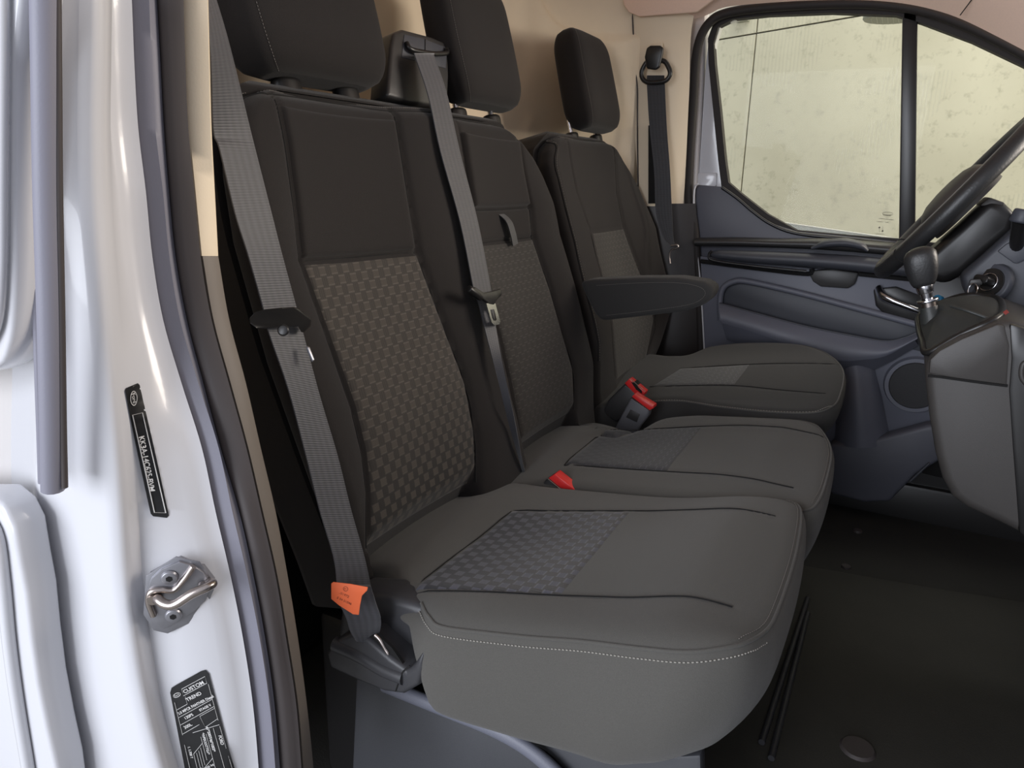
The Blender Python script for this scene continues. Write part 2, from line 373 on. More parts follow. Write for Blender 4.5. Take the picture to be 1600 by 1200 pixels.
A=[onY(976,-60,.80),onY(989,25,.80),onY(991,180,.80),onY(997,290,.80),onY(999,322,.80)]
B=[onY(1125,-60,.83),onY(1084,25,.83),onY(1077,140,.835),onY(1072,250,.84),onY(1068,322,.845)]
patch('pillar_trim',A,B,'cream',wl,bulge=.012)
A=[onY(998,318,.803),onY(1010,430,.812),onY(1025,600,.815)]
B=[onY(1087,318,.845),onY(1094,430,.85),onY(1098,620,.85)]
patch('pillar_trim_lower',A,B,'taupe_dk',wl,bulge=.010)
# seam rib along the trim's rear edge
tube('trim_bead',spline(Y(.797,(988,22),(991,80),(993,110),(996,140),(996,200),(997,290),(999,325)),4),.0022,'rubber_dk',wl,6)
# header trim over the door (headliner side) from above the seal to the roof
A=Y(.836,(985,30),(1040,27),(1075,30),(1104,24),(1130,12),(1180,6),(1260,1),(1340,0),(1400,4),(1450,13),(1500,29),(1560,58),(1640,100))
B=[p*np.array([1,0,0])+np.array([0,.70,1.47 if i<9 else 1.47-.018*(i-8)]) for i,p in enumerate(A)]
A=[np.array(p) for p in A]
patch('header_trim',A,B,'headliner',wl,n=60,bulge=.02,nrm=(0,-.6,.0),cols=12)
tube('trim_joint',spline(Y(.79,(1500,24),(1512,8),(1528,-14)),4),.0012,'seam',wl,6)
# headliner flap at the corner above belt
slab('headliner_edge',Y(.785,(968,-40),(976,8),(984,20),(1000,27),(1090,20),(1130,-10),(1130,-40)),(0,-.01,0),'headliner',wl,bevel=.004)
# aperture seal (weatherstrip) on the far door opening
seal_px=[(1098,640),(1095,560),(1090,430),(1084,350),(1076,318),(1078,240),(1084,150),(1087,95),(1094,60),(1108,36),(1130,22),(1180,13),(1260,7),(1340,5),(1400,9),(1450,18),(1500,35),(1550,58),(1600,84),(1660,120)]
tube('weatherstrip_seal',spline([onY(x,y,.852) for x,y in seal_px],6),.0125,'seal_dk',wl,10,sx=.8)
# ---- driver's door
door = bpy.data.objects.new('door_1',None); COL.objects.link(door); door.location=(.35,.88,.6); struct(door,"driver's door in white paint with dark grey inner panel")
wo=[(1090,300),(1096,200),(1101,120),(1106,70),(1122,32),(1180,14),(1300,8),(1400,12),(1500,40),(1640,100),(1640,122),(1500,56),(1405,22),(1300,16),(1180,20),(1126,40),(1117,70),(1118,120),(1126,210),(1134,280),(1150,300)]
slab('window_frame_metal',[onY(x,y,.885) for x,y in wo],(0,.03,0),'paint',door,bevel=.003)
# inside painted edge seen down the rear of the door
slab('door_edge',Y(.88,(1080,560),(1088,640),(1122,640),(1118,560),(1106,420),(1100,300),(1120,290),(1120,270),(1085,270),(1083,300)),(0,.03,0),'paint',door,bevel=.003)
tube('door_edge_return',spline([onY(x,y,.846) for x,y in [(1091,287),(1086,292),(1084,310),(1085,350),(1089,390),(1094,440),(1098,500),(1101,560)]],5),.0026,'paint',door,8)
# glass run channel (black frame round both panes)
outer=[(1128,298),(1122,250),(1114,170),(1107,100),(1106,60),(1116,32),(1140,21),(1200,13),(1300,10),(1400,15),(1440,22),(1520,52),(1600,90),(1650,116),(1650,420),(1400,388),(1330,384),(1240,370),(1190,345),(1150,315)]
inner=[(1138,285),(1133,250),(1125,170),(1117,100),(1115,68),(1122,42),(1145,30),(1200,24),(1300,20),(1400,24),(1440,36),(1520,66),(1600,104),(1640,128),(1640,400),(1400,373),(1330,368),(1245,360),(1200,335),(1160,304)]
def ring_slab(name,outer,inner,Yv,d,m,parent):
    V=[];n=len(outer)
    for ring,dy in ((outer,0),(inner,0),(inner,d),(outer,d)):
        for x,y in ring: p=onY(x,y,Yv)+np.array((0,dy,0)); V.append(p)
    F=[]
    for k in range(4):
        a=k*n;bb=((k+1)%4)*n
        for i in range(n): j=(i+1)%n; F.append((a+i,a+j,bb+j,bb+i))
    return mk(name,V,F,m,parent,True,angle=40)
ring_slab('glass_run',outer,inner,.872,.03,'seal_dk',door)
slab('window_divider',Y(.872,(1410,15),(1434,20),(1432,200),(1430,400),(1404,400),(1407,200)),(0,.035,0),'plastic_dk',door,bevel=.004)
# ---- panes
gl=bpy.data.materials.new('tinted_glass'); gl.use_nodes=True; nt=gl.node_tree; nt.nodes.remove(nt.nodes['Principled BSDF']); out=nt.nodes['Material Output']
tr=N(nt,'ShaderNodeBsdfTransparent'); tr.inputs[0].default_value=(.94,.95,.91,1); gs=N(nt,'ShaderNodeBsdfGlossy'); gs.inputs['Roughness'].default_value=.02
df=N(nt,'ShaderNodeBsdfDiffuse'); df.inputs[0].default_value=(.8,.82,.74,1)
ms=N(nt,'ShaderNodeMixShader'); ms.inputs[0].default_value=.003; nt.links.new(tr.outputs[0],ms.inputs[1]); nt.links.new(gs.outputs[0],ms.inputs[2])
# faint dried wiping streaks on the glass
tcg=N(nt,'ShaderNodeTexCoord'); wv=N(nt,'ShaderNodeTexWave'); wv.inputs['Scale'].default_value=34; wv.inputs['Distortion'].default_value=1.2; wv.inputs['Detail'].default_value=3; nt.links.new(tcg.outputs['Object'],wv.inputs['Vector'])
ng=N(nt,'ShaderNodeTexNoise'); ng.inputs['Scale'].default_value=5; nt.links.new(tcg.outputs['Object'],ng.inputs['Vector'])
st=math_(nt,'MULTIPLY',math_(nt,'POWER',wv.outputs['Fac'],4.0),math_(nt,'MULTIPLY',math_(nt,'GREATER_THAN',ng.outputs['Fac'],.56),.06))
m2=N(nt,'ShaderNodeMixShader'); nt.links.new(st,m2.inputs[0]); nt.links.new(ms.outputs[0],m2.inputs[1]); nt.links.new(df.outputs[0],m2.inputs[2]); nt.links.new(m2.outputs[0],out.inputs[0])
M['glass']=gl
w1=struct(slab('window_1',[onY(x,y,.885) for x,y in [(1136,290),(1124,180),(1114,70),(1118,38),(1140,26),(1300,16),(1412,20),(1411,380),(1330,376),(1242,366),(1155,306)]],(0,.004,0),'glass',bevel=0),'large pane of the driver door window')
w2=struct(slab('window_2',[onY(x,y,.885) for x,y in [(1430,28),(1520,58),(1600,98),(1645,122),(1645,405),(1430,380)]],(0,.004,0),'glass',bevel=0),'front quarter pane of the driver door window')
# etched marks on the pane
ex=np.array((1,0,0.)); ez=np.array((0,0,1.))
def etch(px,py): return onY(px,py,.884)
mk_=bpy.data.objects.new('window_marking',None); COL.objects.link(mk_); mk_.location=[float(v) for v in etch(1385,350)]
tag(mk_,'small dark maker marks printed low in the corner of the window pane','marking')
pe=[etch(1387,334)+ex*.012*math.cos(a)+ez*.0042*math.sin(a) for a in np.linspace(0,2*math.pi,28,endpoint=False)]
tube('printed_oval',pe,.0005,'print_d',mk_,4,closed=True)
text_mesh('printed_text','Ford',.007,etch(1387,337.5),ex,ez,'print_d',mk_,'CENTER')
for (a,bb) in (((1373,341),(1397,344)),((1370,346),(1380,347)),((1383,347),(1389,348)),((1367,365),(1382,366))):
    tube('printed_line',[etch(*a),etch(*bb)],.0005,'print_d',mk_,4)
for (x,y0,y1,yd) in ((1374,356,363,355.5),(1379,353,360,361)):
    tube('printed_arrow',[etch(x,y0),etch(x,y1)],.0004,'print_d',mk_,4)
    c=etch(x,yd); slab('printed_arrow_head',[c+ex*.0024,c+ez*.003,c-ex*.0024,c-ez*.003],(0,-.0002,0),'print_d',mk_,bevel=0)

# ---- door panel
dp=door
P=lambda Yv,*pts:[onY(x,y,Yv) for x,y in pts]
up=[(1086,296),(1090,289),(1126,292),(1150,308),(1175,328),(1205,349),(1245,362),(1330,370),(1440,382),(1440,450),(1095,450),(1090,380)]
slab('upper_panel',P(.865,*up),(0,.02,0),'plastic_up',dp,bevel=.003)
tube('panel_lip',spline(P(.862,(1128,293),(1152,310),(1178,332),(1206,351),(1246,365),(1330,374),(1440,386)),6),.0045,'plastic_dk',dp,8)
# main lower panel with pocket opening
slab('lower_panel',P(.85,(1093,400),(1260,418),(1440,440),(1460,620),(1460,680),(1310,700),(1120,700),(1100,560),(1095,470)),(0,.025,0),'plastic_door',dp,bevel=.003)
# ledge under window: swept bar, brownish sheen comes from its gloss
def swept(name, px, Yv, rz, ry, m, parent, n=6, sides=14):
    pts=spline([onY(x,y,Yv) for x,y in px],n); R_=np.interp(np.linspace(0,1,len(pts)),np.linspace(0,1,len(rz)),rz)
    return tube(name,pts,R_,m,parent,sides,sx=ry,up=(0,0,1))
swept('ledge',[(1088,378),(1150,378),(1220,380),(1300,382),(1400,390),(1450,396)],.850,[.012,.013,.013,.016,.016,.014],2.2,'plastic',dp)
swept('window_switch_pod',[(1268,388),(1290,381),(1320,379),(1345,384),(1356,392)],.815,[.004,.010,.012,.010,.004],2.2,'plastic_g',dp)
swept('grab_bar',[(1108,398),(1125,398),(1180,402),(1260,406),(1330,411),(1400,418),(1450,424)],.815,[.004,.013,.017,.0185,.020,.020,.019],1.5,'plastic_g',dp)
tube('bar_groove',spline(P(.80,(1112,392),(1108,398),(1115,407),(1180,416),(1260,424)),6),.0035,'plastic_dk',dp,8)
tube('bar_gap',spline(P(.838,(1095,408),(1180,419),(1262,428),(1268,420)),4),.006,'seam',dp,8)
tube('bar_gap',spline(P(.838,(1342,428),(1440,438)),4),.006,'seam',dp,8)
slab('pull_cup',P(.835,(1262,424),(1270,440),(1282,448),(1325,451),(1336,444),(1342,426),(1300,420)),(0,.02,0),'plastic',dp,bevel=.005)
# pocket: raised surround (upper) + lower bin lip standing proud, deep recess between
slab('pocket_recess',P(.848,(1128,480),(1128,455),(1140,443),(1165,442),(1250,462),(1400,500),(1450,512),(1450,552),(1400,540),(1300,520),(1200,500)),(0,.012,0),'plastic_g',dp,bevel=.002)
tube('pocket_rim',spline(P(.835,(1126,500),(1125,470),(1130,450),(1146,440),(1170,440),(1250,458),(1340,482),(1450,512)),8),.0085,'plastic_door',dp,10)
A=P(.822,(1124,474),(1180,489),(1260,510),(1340,526),(1385,533),(1415,527),(1450,512)); 
B=P(.800,(1128,505),(1180,520),(1250,545),(1310,563),(1350,562),(1385,556),(1430,532))
patch('pocket_front',A,B,'plastic_door',dp,n=40,bulge=.012)
tube('pocket_lip',spline(A,6),.0025,'plastic_g',dp,8)
C=P(.835,(1135,530),(1180,548),(1250,572),(1310,584),(1350,582),(1388,567),(1435,540))
patch('pocket_underside',B,C,'plastic_door',dp,n=40)
# moulded bulge ahead of the seat
pts=[]
rings=[]
for k,(yy,xl,xr) in enumerate(((552,1318,1352),(575,1312,1366),(620,1308,1378),(660,1306,1386),(690,1304,1392))):
    l=onY(xl,yy,.845); r_=onY(xr,yy,.845); ring=[]
    for j in range(14):
        s=j/13; p=l*(1-s)+r_*s; ring.append(p+np.array((0,-.06*math.sin(math.pi*s)**.7*(.3+.7*min(1,k/2)),0)))
    rings.append(ring)
loft('door_bulge',rings,'plastic_door',dp,closed=False)
# speaker grille
sc=onY(1430,602,.838); R0=.038
rx=ex; 
cyl('speaker_ring',sc+np.array((0,-.006,0)),sc+np.array((0,.01,0)),.072,.076,'plastic_door',dp,40)
cyl('speaker_grille',sc+np.array((0,-.010,0)),sc+np.array((0,-.004,0)),.060,.064,mat('speaker_mesh',(50,50,52),.7,bump=1,bscale=420),dp,40)
# sill / kick cover below the door
slab('sill_cover',[onY(x,y,.80) for x,y in [(1296,693),(1330,694),(1390,680),(1450,664),(1470,664),(1470,720),(1432,742),(1390,785),(1350,786),(1296,772)]],(0,.05,0),'plastic_up',wl,bevel=.012,seg=3)
tube('sill_strip',P(.79,(1422,752),(1452,724)),.003,'plastic_g',wl,8)
# inner door handle
hd=spline([onY(x,y,yy) for x,y,yy in ((1372,450,.835),(1378,462,.815),(1392,470,.805),(1415,479,.80),(1440,488,.80),(1455,492,.81))],6)
tube('door_handle',hd,np.interp(np.linspace(0,1,len(hd)),[0,.25,.6,1],[.011,.012,.009,.007]),'chrome',dp,12,sx=.7)
slab('handle_bezel',P(.838,(1364,452),(1368,478),(1380,490),(1460,515),(1460,470),(1400,448)),(0,.014,0),'plastic_dk',dp,bevel=.006)

# ---- near side: painted B pillar with its seals (rails given per image row, each at its own depth)
ROWS=[-60,0,100,200,300,400,500,600,700,800,900,1000,1100,1200,1270]
def rail(tab): return [float(interp(tab,y)) for y in ROWS]
rd_=rail([(-60,72),(0,70),(400,66),(600,60),(765,52),(825,57),(925,65),(1000,75),(1075,87),(1175,102),(1270,118)])
re_=rail([(-60,150),(0,153),(250,150),(350,155),(450,163),(600,176),(750,190),(900,200),(1025,216),(1150,240),(1200,256),(1270,282)])
rf_=rail([(-60,202),(0,206),(100,210),(200,216),(300,228),(400,238),(440,241),(530,262),(625,292),(705,317),(800,337),(875,355),(969,375),(1060,390),(1147,401),(1200,404),(1270,407)])
rg_=rail([(-60,251),(0,253),(147,261),(245,266),(332,275),(380,279),(450,288),(530,306),(621,331),(712,355),(800,381),(867,397),(976,418),(1077,434),(1182,443),(1270,450)])
rh_=rail([(-60,287),(0,287),(175,292),(262,300),(397,313),(478,325),(555,345),(642,370),(723,391),(800,408),(867,425),(972,443),(1060,457),(1130,467),(1200,471),(1270,475)])
ri_=rail([(-60,327),(0,328),(200,333),(397,343),(443,347),(502,361),(569,380),(646,397),(723,415),(800,433),(867,446),(972,464),(1070,478),(1130,485),(1200,492),(1270,497)])
def rowloft(name, cols, m, parent, idx=None, angle=60):
    """cols: list of (pixel-rail, dx, Y, (shift xyz))"""
    V=[];ids=idx or range(len(ROWS)); 
    rails=[]
    for rl,dx,Yv,sh in cols:
        pts=[onY(rl[i]+dx,ROWS[i],Yv)+np.array(sh) for i in ids]
        rails.append(spline(pts,6))
    n=len(rails[0])
    for i in range(n):
        for r in rails: V.append(r[i])
    return mk(name,V,grid_faces(n,len(rails)),m,parent,True,angle=angle)
wr = bpy.data.objects.new('wall_right',None); COL.objects.link(wr); wr.location=(-.05,-.9,.6); struct(wr,'white painted door pillar on the near side of the cab')
rowloft('pillar_paint',[(rd_,30,-.925,(-.08,0,0)),(rd_,6,-.938,(-.02,0,0)),(rd_,0,-.946,(0,0,0)),(rd_,8,-.951,(0,0,0)),(rd_,30,-.947,(0,0,0)),(re_,-30,-.9385,(0,0,0)),(re_,-12,-.9345,(0,0,0)),(re_,0,-.929,(0,0,0)),(re_,10,-.922,(-.001,0,0)),(re_,26,-.911,(-.003,0,0)),(rf_,-40,-.881,(-.003,0,0)),(rf_,-22,-.869,(-.001,0,0)),(rf_,-10,-.862,(.001,0,0)),(rf_,0,-.858,(0,0,0)),(rf_,6,-.852,(-.008,0,0)),(rf_,20,-.84,(-.02,0,0))],'paint',wr)
rowloft('seal_outer',[(rf_,2,-.850,(-.006,0,0)),(rf_,0,-.854,(0,0,0)),(rf_,8,-.851,(.003,0,0)),(rf_,22,-.846,(.004,0,0)),(rg_,-14,-.840,(.001,0,0)),(rg_,-4,-.836,(-.003,0,0)),(rg_,2,-.83,(-.010,0,0))],'rubber',wr)
rowloft('seal_inner',[(rg_,-2,-.834,(-.006,0,0)),(rg_,-1,-.836,(0,0,0)),(rg_,8,-.832,(.002,0,0)),(rh_,-10,-.826,(.002,0,0)),(rh_,0,-.822,(0,0,0)),(rh_,3,-.81,(-.012,0,0))],'rubber_dk',wr)
# cream strip above, taupe trim below
def subrows(y0,y1): return [i for i,y in enumerate(ROWS) if y0<=y<=y1]
rowloft('pillar_trim',[(rh_,-2,-.815,(-.004,0,0)),(rh_,2,-.815,(0,0,0)),(ri_,-4,-.800,(0,0,0)),(ri_,0,-.797,(-.002,0,0)),(ri_,0,-.785,(-.02,0,0))],'cream',wr,subrows(-60,400))
rowloft('pillar_trim_lower',[(rh_,-2,-.816,(-.004,0,0)),(rh_,2,-.816,(.001,0,0)),(ri_,-4,-.801,(.001,0,0)),(ri_,0,-.798,(-.002,0,0)),(ri_,0,-.786,(-.02,0,0))],'taupe',wr,subrows(400,1270))
# body side behind the pillar, seen through the gap, with drain hole and slot
gp=[onY(x,y,-.928) for x,y in [(-200,-80),(125,-80),(125,500),(90,760),(100,1000),(170,1290),(-200,1290)]]
slab('body_side',gp,(0,.01,0),'paint_in',wr,bevel=0)
hc=onY(50,806,-.9285); tube('drain_hole',[hc+np.array((0,-.0006,0)),hc+np.array((0,.0006,0))],[.0065,.0065],'seam',wr,20)
slab('slot_opening',[onY(x,y,-.9292) for x,y in [(64,975),(70,965),(95,1010),(110,1115),(88,1112),(80,1090),(70,1030)]],(0,.002,0),'seam',wr,bevel=0)
tube('slot_rim',spline([onY(x,y,-.930) for x,y in [(66,945),(55,965),(54,985),(62,1040),(72,1095),(84,1122),(100,1130)]],6),.0016,'paint_in',wr,8)
# sliding door edge (two rolled panels)
d2 = bpy.data.objects.new('door_2',None); COL.objects.link(d2); d2.location=(-.3,-.99,.6); struct(d2,'white edge of the open sliding door at the far left')
slab('upper_skin',[onY(x,y,-.985) for x,y in spline([(-160,-80),(20,-80),(19,100),(19,300),(20,420),(18,500),(11,545),(-6,575),(-60,590),(-160,595)],3)],(0,.03,0),'paint',d2,bevel=.004,seg=3)
slab('lower_skin',[onY(x,y,-.985) for x,y in [(-160,770),(-20,772),(4,792),(20,825),(30,880),(40,930),(48,1000),(58,1070),(72,1140),(86,1200),(98,1280),(-160,1280)]],(0,.03,0),'paint',d2,bevel=.005,seg=3)
tube('skin_fold',spline([onY(x,y,-.990) for x,y in [(-40,790),(-8,830),(4,900),(14,1000),(26,1090),(44,1200),(56,1280)]],6),.006,'paint',d2,10)
tube('skin_fold',spline([onY(x,y,-.990) for x,y in [(4,-80),(4,100),(3,300),(2,420),(-4,500),(-20,540)]],6),.004,'paint',d2,10)
# grey hanging rubber seal of the sliding door
rk=[onY(x,y,-.972) for x,y in [(70,-80),(72,100),(74,300),(79,500),(82,680),(83,764)]]
sealg=bpy.data.objects.new('door_seal',None); COL.objects.link(sealg); sealg.location=[float(v) for v in rk[-1]]
tag(sealg,'long grey rubber door seal hanging down the outer edge of the white pillar','rubber seal')
tube('seal_bulb',spline(rk,6),.0085,'rubber',sealg,14,sx=1.15)
tube('seal_lip',spline([onY(x,y,-.966) for x,y in [(50,-80),(52,100),(52,300),(58,500),(64,680),(66,754)]],6),.0035,'rubber',sealg,8)
tube('seal_lip',spline([onY(x,y,-.968) for x,y in [(88,-80),(90,100),(92,300),(96,500),(99,680),(101,761)]],6),.0028,'rubber_dk',sealg,8)
# black panel added for the deep shade behind the bench, beside the pillar
struct(slab('shade_panel',[(-.30,-.82,0),(-.30,-.52,0),(-.31,-.52,.98),(-.32,-.56,1.6),(-.32,-.82,1.6)],(-.02,0,0),'plastic_dk',bevel=.004),'black panel added on the bulkhead for the deep shade beside the near pillar')
struct(slab('trim_2',[(-.33,-.80,0),(-.33,.80,0),(-.33,.80,.50),(-.33,-.80,.50)],(-.02,0,0),'plastic_dk',bevel=.004),'black carpet panel low on the bulkhead behind the seats')
# surface point on the jamb between fold and seal at a pixel
def jamb(px,py,off=0.0):
    i=np.interp(py,ROWS,range(len(ROWS)))
    e=np.interp(py,ROWS,re_)+12; f_=np.interp(py,ROWS,rf_)-22
    A=onY(e,py,-.921)+np.array((-.001,0,0)); B=onY(f_,py,-.869)
    v=onY(e,py+120,-.921)-onY(e,py-120,-.921); n=np.cross(v,B-A); n/=np.linalg.norm(n)
    if n@(CAM-A)<0: n=-n
    return onP(px,py,A+n*off,n), n

from mathutils.bvhtree import BVHTree
PAINT=bpy.data.objects['pillar_paint']; _bv=BVHTree.FromPolygons([v.co+PAINT.location+PAINT.matrix_parent_inverse.translation+Vector(wr.location) for v in PAINT.data.vertices],[tuple(p.vertices) for p in PAINT.data.polygons])
def drape(root, p0, n, cuts=0):
    """lay a flat label onto the curved painted pillar"""
    objs=[o for o in COL.objects if o.parent is root]
    nv=Vector([float(q) for q in n])
    for o in objs:
        me=o.data; bm=bmesh.new(); bm.from_mesh(me)
        if o.name.startswith('label_base'):
            bmesh.ops.triangulate(bm,faces=bm.faces)
            for _ in range(5): 
                es=[e for e in bm.edges if e.calc_length()>.006]
                if not es: break
                bmesh.ops.subdivide_edges(bm,edges=es,cuts=1); bmesh.ops.triangulate(bm,faces=bm.faces)
        for v in bm.verts:
            hh=(v.co-Vector([float(q) for q in p0]))@nv
            base=v.co-nv*hh
            hit=_bv.ray_cast(base+nv*.05,-nv)
            if hit[0] is not None: v.co=hit[0]+nv*(hh+.0016)
        bm.to_mesh(me); bm.free(); me.update()
# ---- black sticker with part number
def plane_frame(px,py,off=.0008):
    p,n=jamb(px,py,off); return p,n
p0,n0=jamb(231,708,.0014)
def J(px,py,o=0): return onP(px,py,p0+n0*o,n0)
st1=thing('sticker',J(231,708),'narrow black sticker with a part number in white, above the steel door striker','sticker')
slab('label_base',[J(*q) for q in [(205,616),(228,613),(231,616),(257,796),(254,800),(236,802),(233,799),(203,619)]],-n0*.0006,'sticker',st1,bevel=0)
tube('printed_border',[J(*q,.0009) for q in [(214,657),(231,655),(253,793),(238,796)]],.0005,'print_w',st1,4,closed=True)
c=J(218,633,.0009); vx=(J(223,640)-J(223,624)); vx/=np.linalg.norm(vx); vy=(J(232,631)-J(214,633)); vy/=np.linalg.norm(vy)
tube('printed_oval',[c+vx*.0062*math.cos(a)+vy*.0030*math.sin(a) for a in np.linspace(0,2*math.pi,24,endpoint=False)],.00035,'print_w',st1,4,closed=True)
dn=(J(238,783)-J(222,668)); dn/=np.linalg.norm(dn); side=np.cross(n0,dn)
text_mesh('printed_text','Ford',.0048,c-dn*.0048-side*.0014,dn,side,'print_w',st1,bold=.0)
text_mesh('printed_text','KK3A-14C625-BVM',.0064,J(224,688,.0009)-side*.0012,dn,side,'print_w',st1,sx=1.02,bold=.0001)

drape(st1,p0,n0)
# ---- type plate sticker
p1,n1_=jamb(320,1140,.0014)
def K(px,py,o=0): return onP(px,py,p1+n1_*o,n1_)
st2=thing('sticker',K(315,1135),'wide black type plate sticker with small white lettering below the door striker','sticker')
slab('label_base',[K(*q) for q in [(262,1100),(264,1093),(272,1087),(312,1060),(319,1057),(325,1061),(345,1120),(372,1205),(394,1275),(322,1290),(300,1232),(280,1165)]],-n1_*.0006,'sticker',st2,bevel=0)
kx=K(322,1062)-K(265,1098); kx/=np.linalg.norm(kx); kd=K(385,1240)-K(323,1062); kd/=np.linalg.norm(kd); kup=-kd+kx*(kd@kx); kup/=np.linalg.norm(kup)
def Mx(u,v): return (262+60*u+34.5*v, 1100-40*u+100*v)
def KM(u,v,o=.0007): return K(*Mx(u,v),o)
def ktext(t,u,v,size,down=False,sx=1.0): text_mesh('printed_text',t,size,KM(u,v),kd if down else kx,kx if down else kup,'print_w',st2,sx=sx,bold=.00008)
kdv=K(*Mx(0,1))-K(*Mx(0,0)); kdv/=np.linalg.norm(kdv)
ktext('CUSTOM',.34,.10,.0052,sx=1.15); ktext('TREND',.36,.21,.0050,sx=1.1); ktext('2.0 MPCR PANTHER Diesel',.08,.31,.0040,sx=.92)
ktext('STAGE V',.60,.405,.0036); ktext('130PS',.20,.405,.0042); ktext('300L',.14,.51,.0046)
ktext('1. 1.700 T',.10,.72,.0034,True); ktext('km',.22,1.06,.0034)
ktext('FORD',.87,.80,.0044,True); ktext('e1*2007/46*1003*',.64,.62,.0040,True); ktext('*WF01XXTTG1*',.50,.66,.0036,True)
ktext('3000 kg',.34,1.10,.0038); ktext('5245 kg',.30,1.18,.0038); ktext('1550 kg',.26,1.26,.0038)
def kl(*pts,closed=False): tube('printed_line',[KM(*p,.0006) for p in pts],.00022,'print_w',st2,4,closed=closed)
kl((.30,.03),(.93,.03),(.93,.12),(.30,.12),closed=True)
kl((.05,.24),(.34,.24),(.34,.14)); kl((.05,.14),(.05,.56)); kl((.05,.34),(.95,.34)); kl((.05,.435),(.95,.435)); kl((.05,.55),(.50,.55)); kl((.96,.14),(.96,.62))
kl((.56,.46),(.96,.46),(.96,.60),(.62,.62),closed=True); kl((.30,.60),(.96,.68)); kl((.04,.68),(.04,1.3)); kl((.20,.84),(.20,1.3)); kl((.20,.84),(.46,.78))
kl((.27,.85),(.27,1.08)); kl((.33,.84),(.33,1.06)); kl((.39,.82),(.39,1.04)); kl((.46,.70),(.46,1.0)); kl((.60,.70),(.60,1.25)); kl((.80,.68),(.80,1.3)); kl((.96,.70),(.96,1.3)); kl((.20,1.10),(.60,1.02))
c=KM(.15,.07); tube('printed_oval',[c+kx*.0040*math.cos(a)+kup*.0020*math.sin(a) for a in np.linspace(0,2*math.pi,24,endpoint=False)],.0003,'print_w',st2,4,closed=True)
text_mesh('printed_text','Ford',.0028,c-kx*.003-kup*.0009,kx,kup,'print_w',st2)

drape(st2,p1,n1_)
# ---- door striker
ps,ns=jamb(272,930,.0045)
def S(px,py,o=0): return onP(px,py,ps+ns*o,ns)
sk=thing('door_striker',S(272,930),'shiny steel door striker loop bolted to the white pillar','striker')
slab('striker_seat',[S(*q,.0005) for q in [(280,880),(318,890),(335,912),(300,957),(262,984),(236,970),(232,905)]],-ns*.012,'zinc',sk,bevel=0)
slab('striker_plate',[S(*q,.004) for q in [(280,878),(300,884),(318,895),(330,912),(322,938),(302,957),(272,975),(255,984),(236,970),(226,960),(226,930),(236,905),(252,890)]],-ns*.004,'zinc',sk,bevel=.0008)
slab('shim_plate',[S(*q,.001) for q in [(275,870),(312,878),(330,903),(334,922),(322,950),(300,972),(262,990),(240,985),(224,960),(228,900)]],-ns*.0012,'zinc',sk,bevel=.0002)
for q in ((265,902),(271,961)):
    c=S(*q,.0045); hb=cyl('torx_bolt',c,c+ns*.0028,.0078,.0070,'zinc',sk,24,bevel=.0008)
    tube('bolt_socket',[c+ns*.0024,c+ns*.0030],[.0033,.0033],'seam',hb,6)
lp=[S(246,936,.004),S(246,936,.012),S(258,944,.019),S(274,944,.022),S(300,928,.022),S(322,918,.020),S(332,912,.014),S(326,910,.004)]
tube('striker_loop',spline(lp,6),.0046,'chrome_w',sk,14)
for q in ((240,932),(318,914)):
    c=S(*q,.004)
    for k in range(3): torus=cyl('loop_collar',c+ns*(.001+k*.002),c+ns*(.0024+k*.002),.0052,.0050,'chrome_w',sk,20)
tube('guide_rib',spline([S(302,885,.0052),S(288,905,.0062),S(272,922,.0064),S(252,922,.0062),S(236,925,.006),S(232,940,.006),S(240,962,.0052)],6),.0030,'chrome_w',sk,10)

# ================================================================ SEATS
REC=.2496; SR,CR=math.sin(REC),math.cos(REC); Z0=.38; TI=.1277
def BP(y,v,w=0.,x0=0.): return np.array((x0-v*SR+w*CR, y, Z0+v*CR+w*SR))
def CP(x,y,h=0.,t=TI,z0=Z0): return np.array((x-h*math.sin(t), y, z0+x*math.tan(t)+h*math.cos(t)))
BN=np.array((CR,0,SR))
def b2(px,py,w=0.,x0=0.):
    """pixel -> (y,v) on the backrest plane raised by w"""
    p=onP(px,py,np.array((x0,0,Z0))+BN*w,BN); return (float(p[1]), float((p[2]-Z0-w*SR)/CR))
def c2(px,py,h=0.,t=TI,z0=Z0):
    n=np.array((-math.sin(t),0,math.cos(t))); p=onP(px,py,np.array((0,0,z0))+n*h,n); return (float(p[0]+h*math.sin(t)), float(p[1]))
def polydist(Y_,V_,poly,closed=False):
    d=np.full(np.shape(Y_),9.); L=len(poly)
    for i in range(L if closed else L-1):
        a=np.array(poly[i]); b_=np.array(poly[(i+1)%L]); ab=b_-a; l2=ab@ab+1e-12
        t=np.clip(((Y_-a[0])*ab[0]+(V_-a[1])*ab[1])/l2,0,1)
        d=np.minimum(d,np.hypot(Y_-(a[0]+ab[0]*t),V_-(a[1]+ab[1]*t)))
    return d
def inpoly(Y_,V_,poly):
    c=np.zeros(np.shape(Y_),bool); L=len(poly); j=L-1
    for i in range(L):
        yi,vi=poly[i]; yj,vj=poly[j]
        c ^= ((vi>V_)!=(vj>V_)) & (Y_ < (yj-yi)*(V_-vi)/(vj-vi+1e-12)+yi); j=i
    return c
def gauss(x,s): return np.exp(-(x/s)**2)
def dashes(name, pts, m, parent, pitch=.0042, dash=.0026, r=.0006, nrm=None):
    """one row of visible stitches along a 3D polyline"""
    P=np.array(pts); d=np.r_[0,np.cumsum(np.linalg.norm(np.diff(P,axis=0),axis=1))]; parts=[]
    s=0
    at=lambda q: np.array([np.interp(q,d,P[:,k]) for k in range(3)])
    while s+dash<d[-1]:
        parts.append(tube_mesh([at(s),at(s+dash*.5)+0,at(s+dash)],[r*.7,r,r*.7],5)); s+=pitch
    V,F=join_meshes(parts); return mk(name,V,F,m,parent,True)

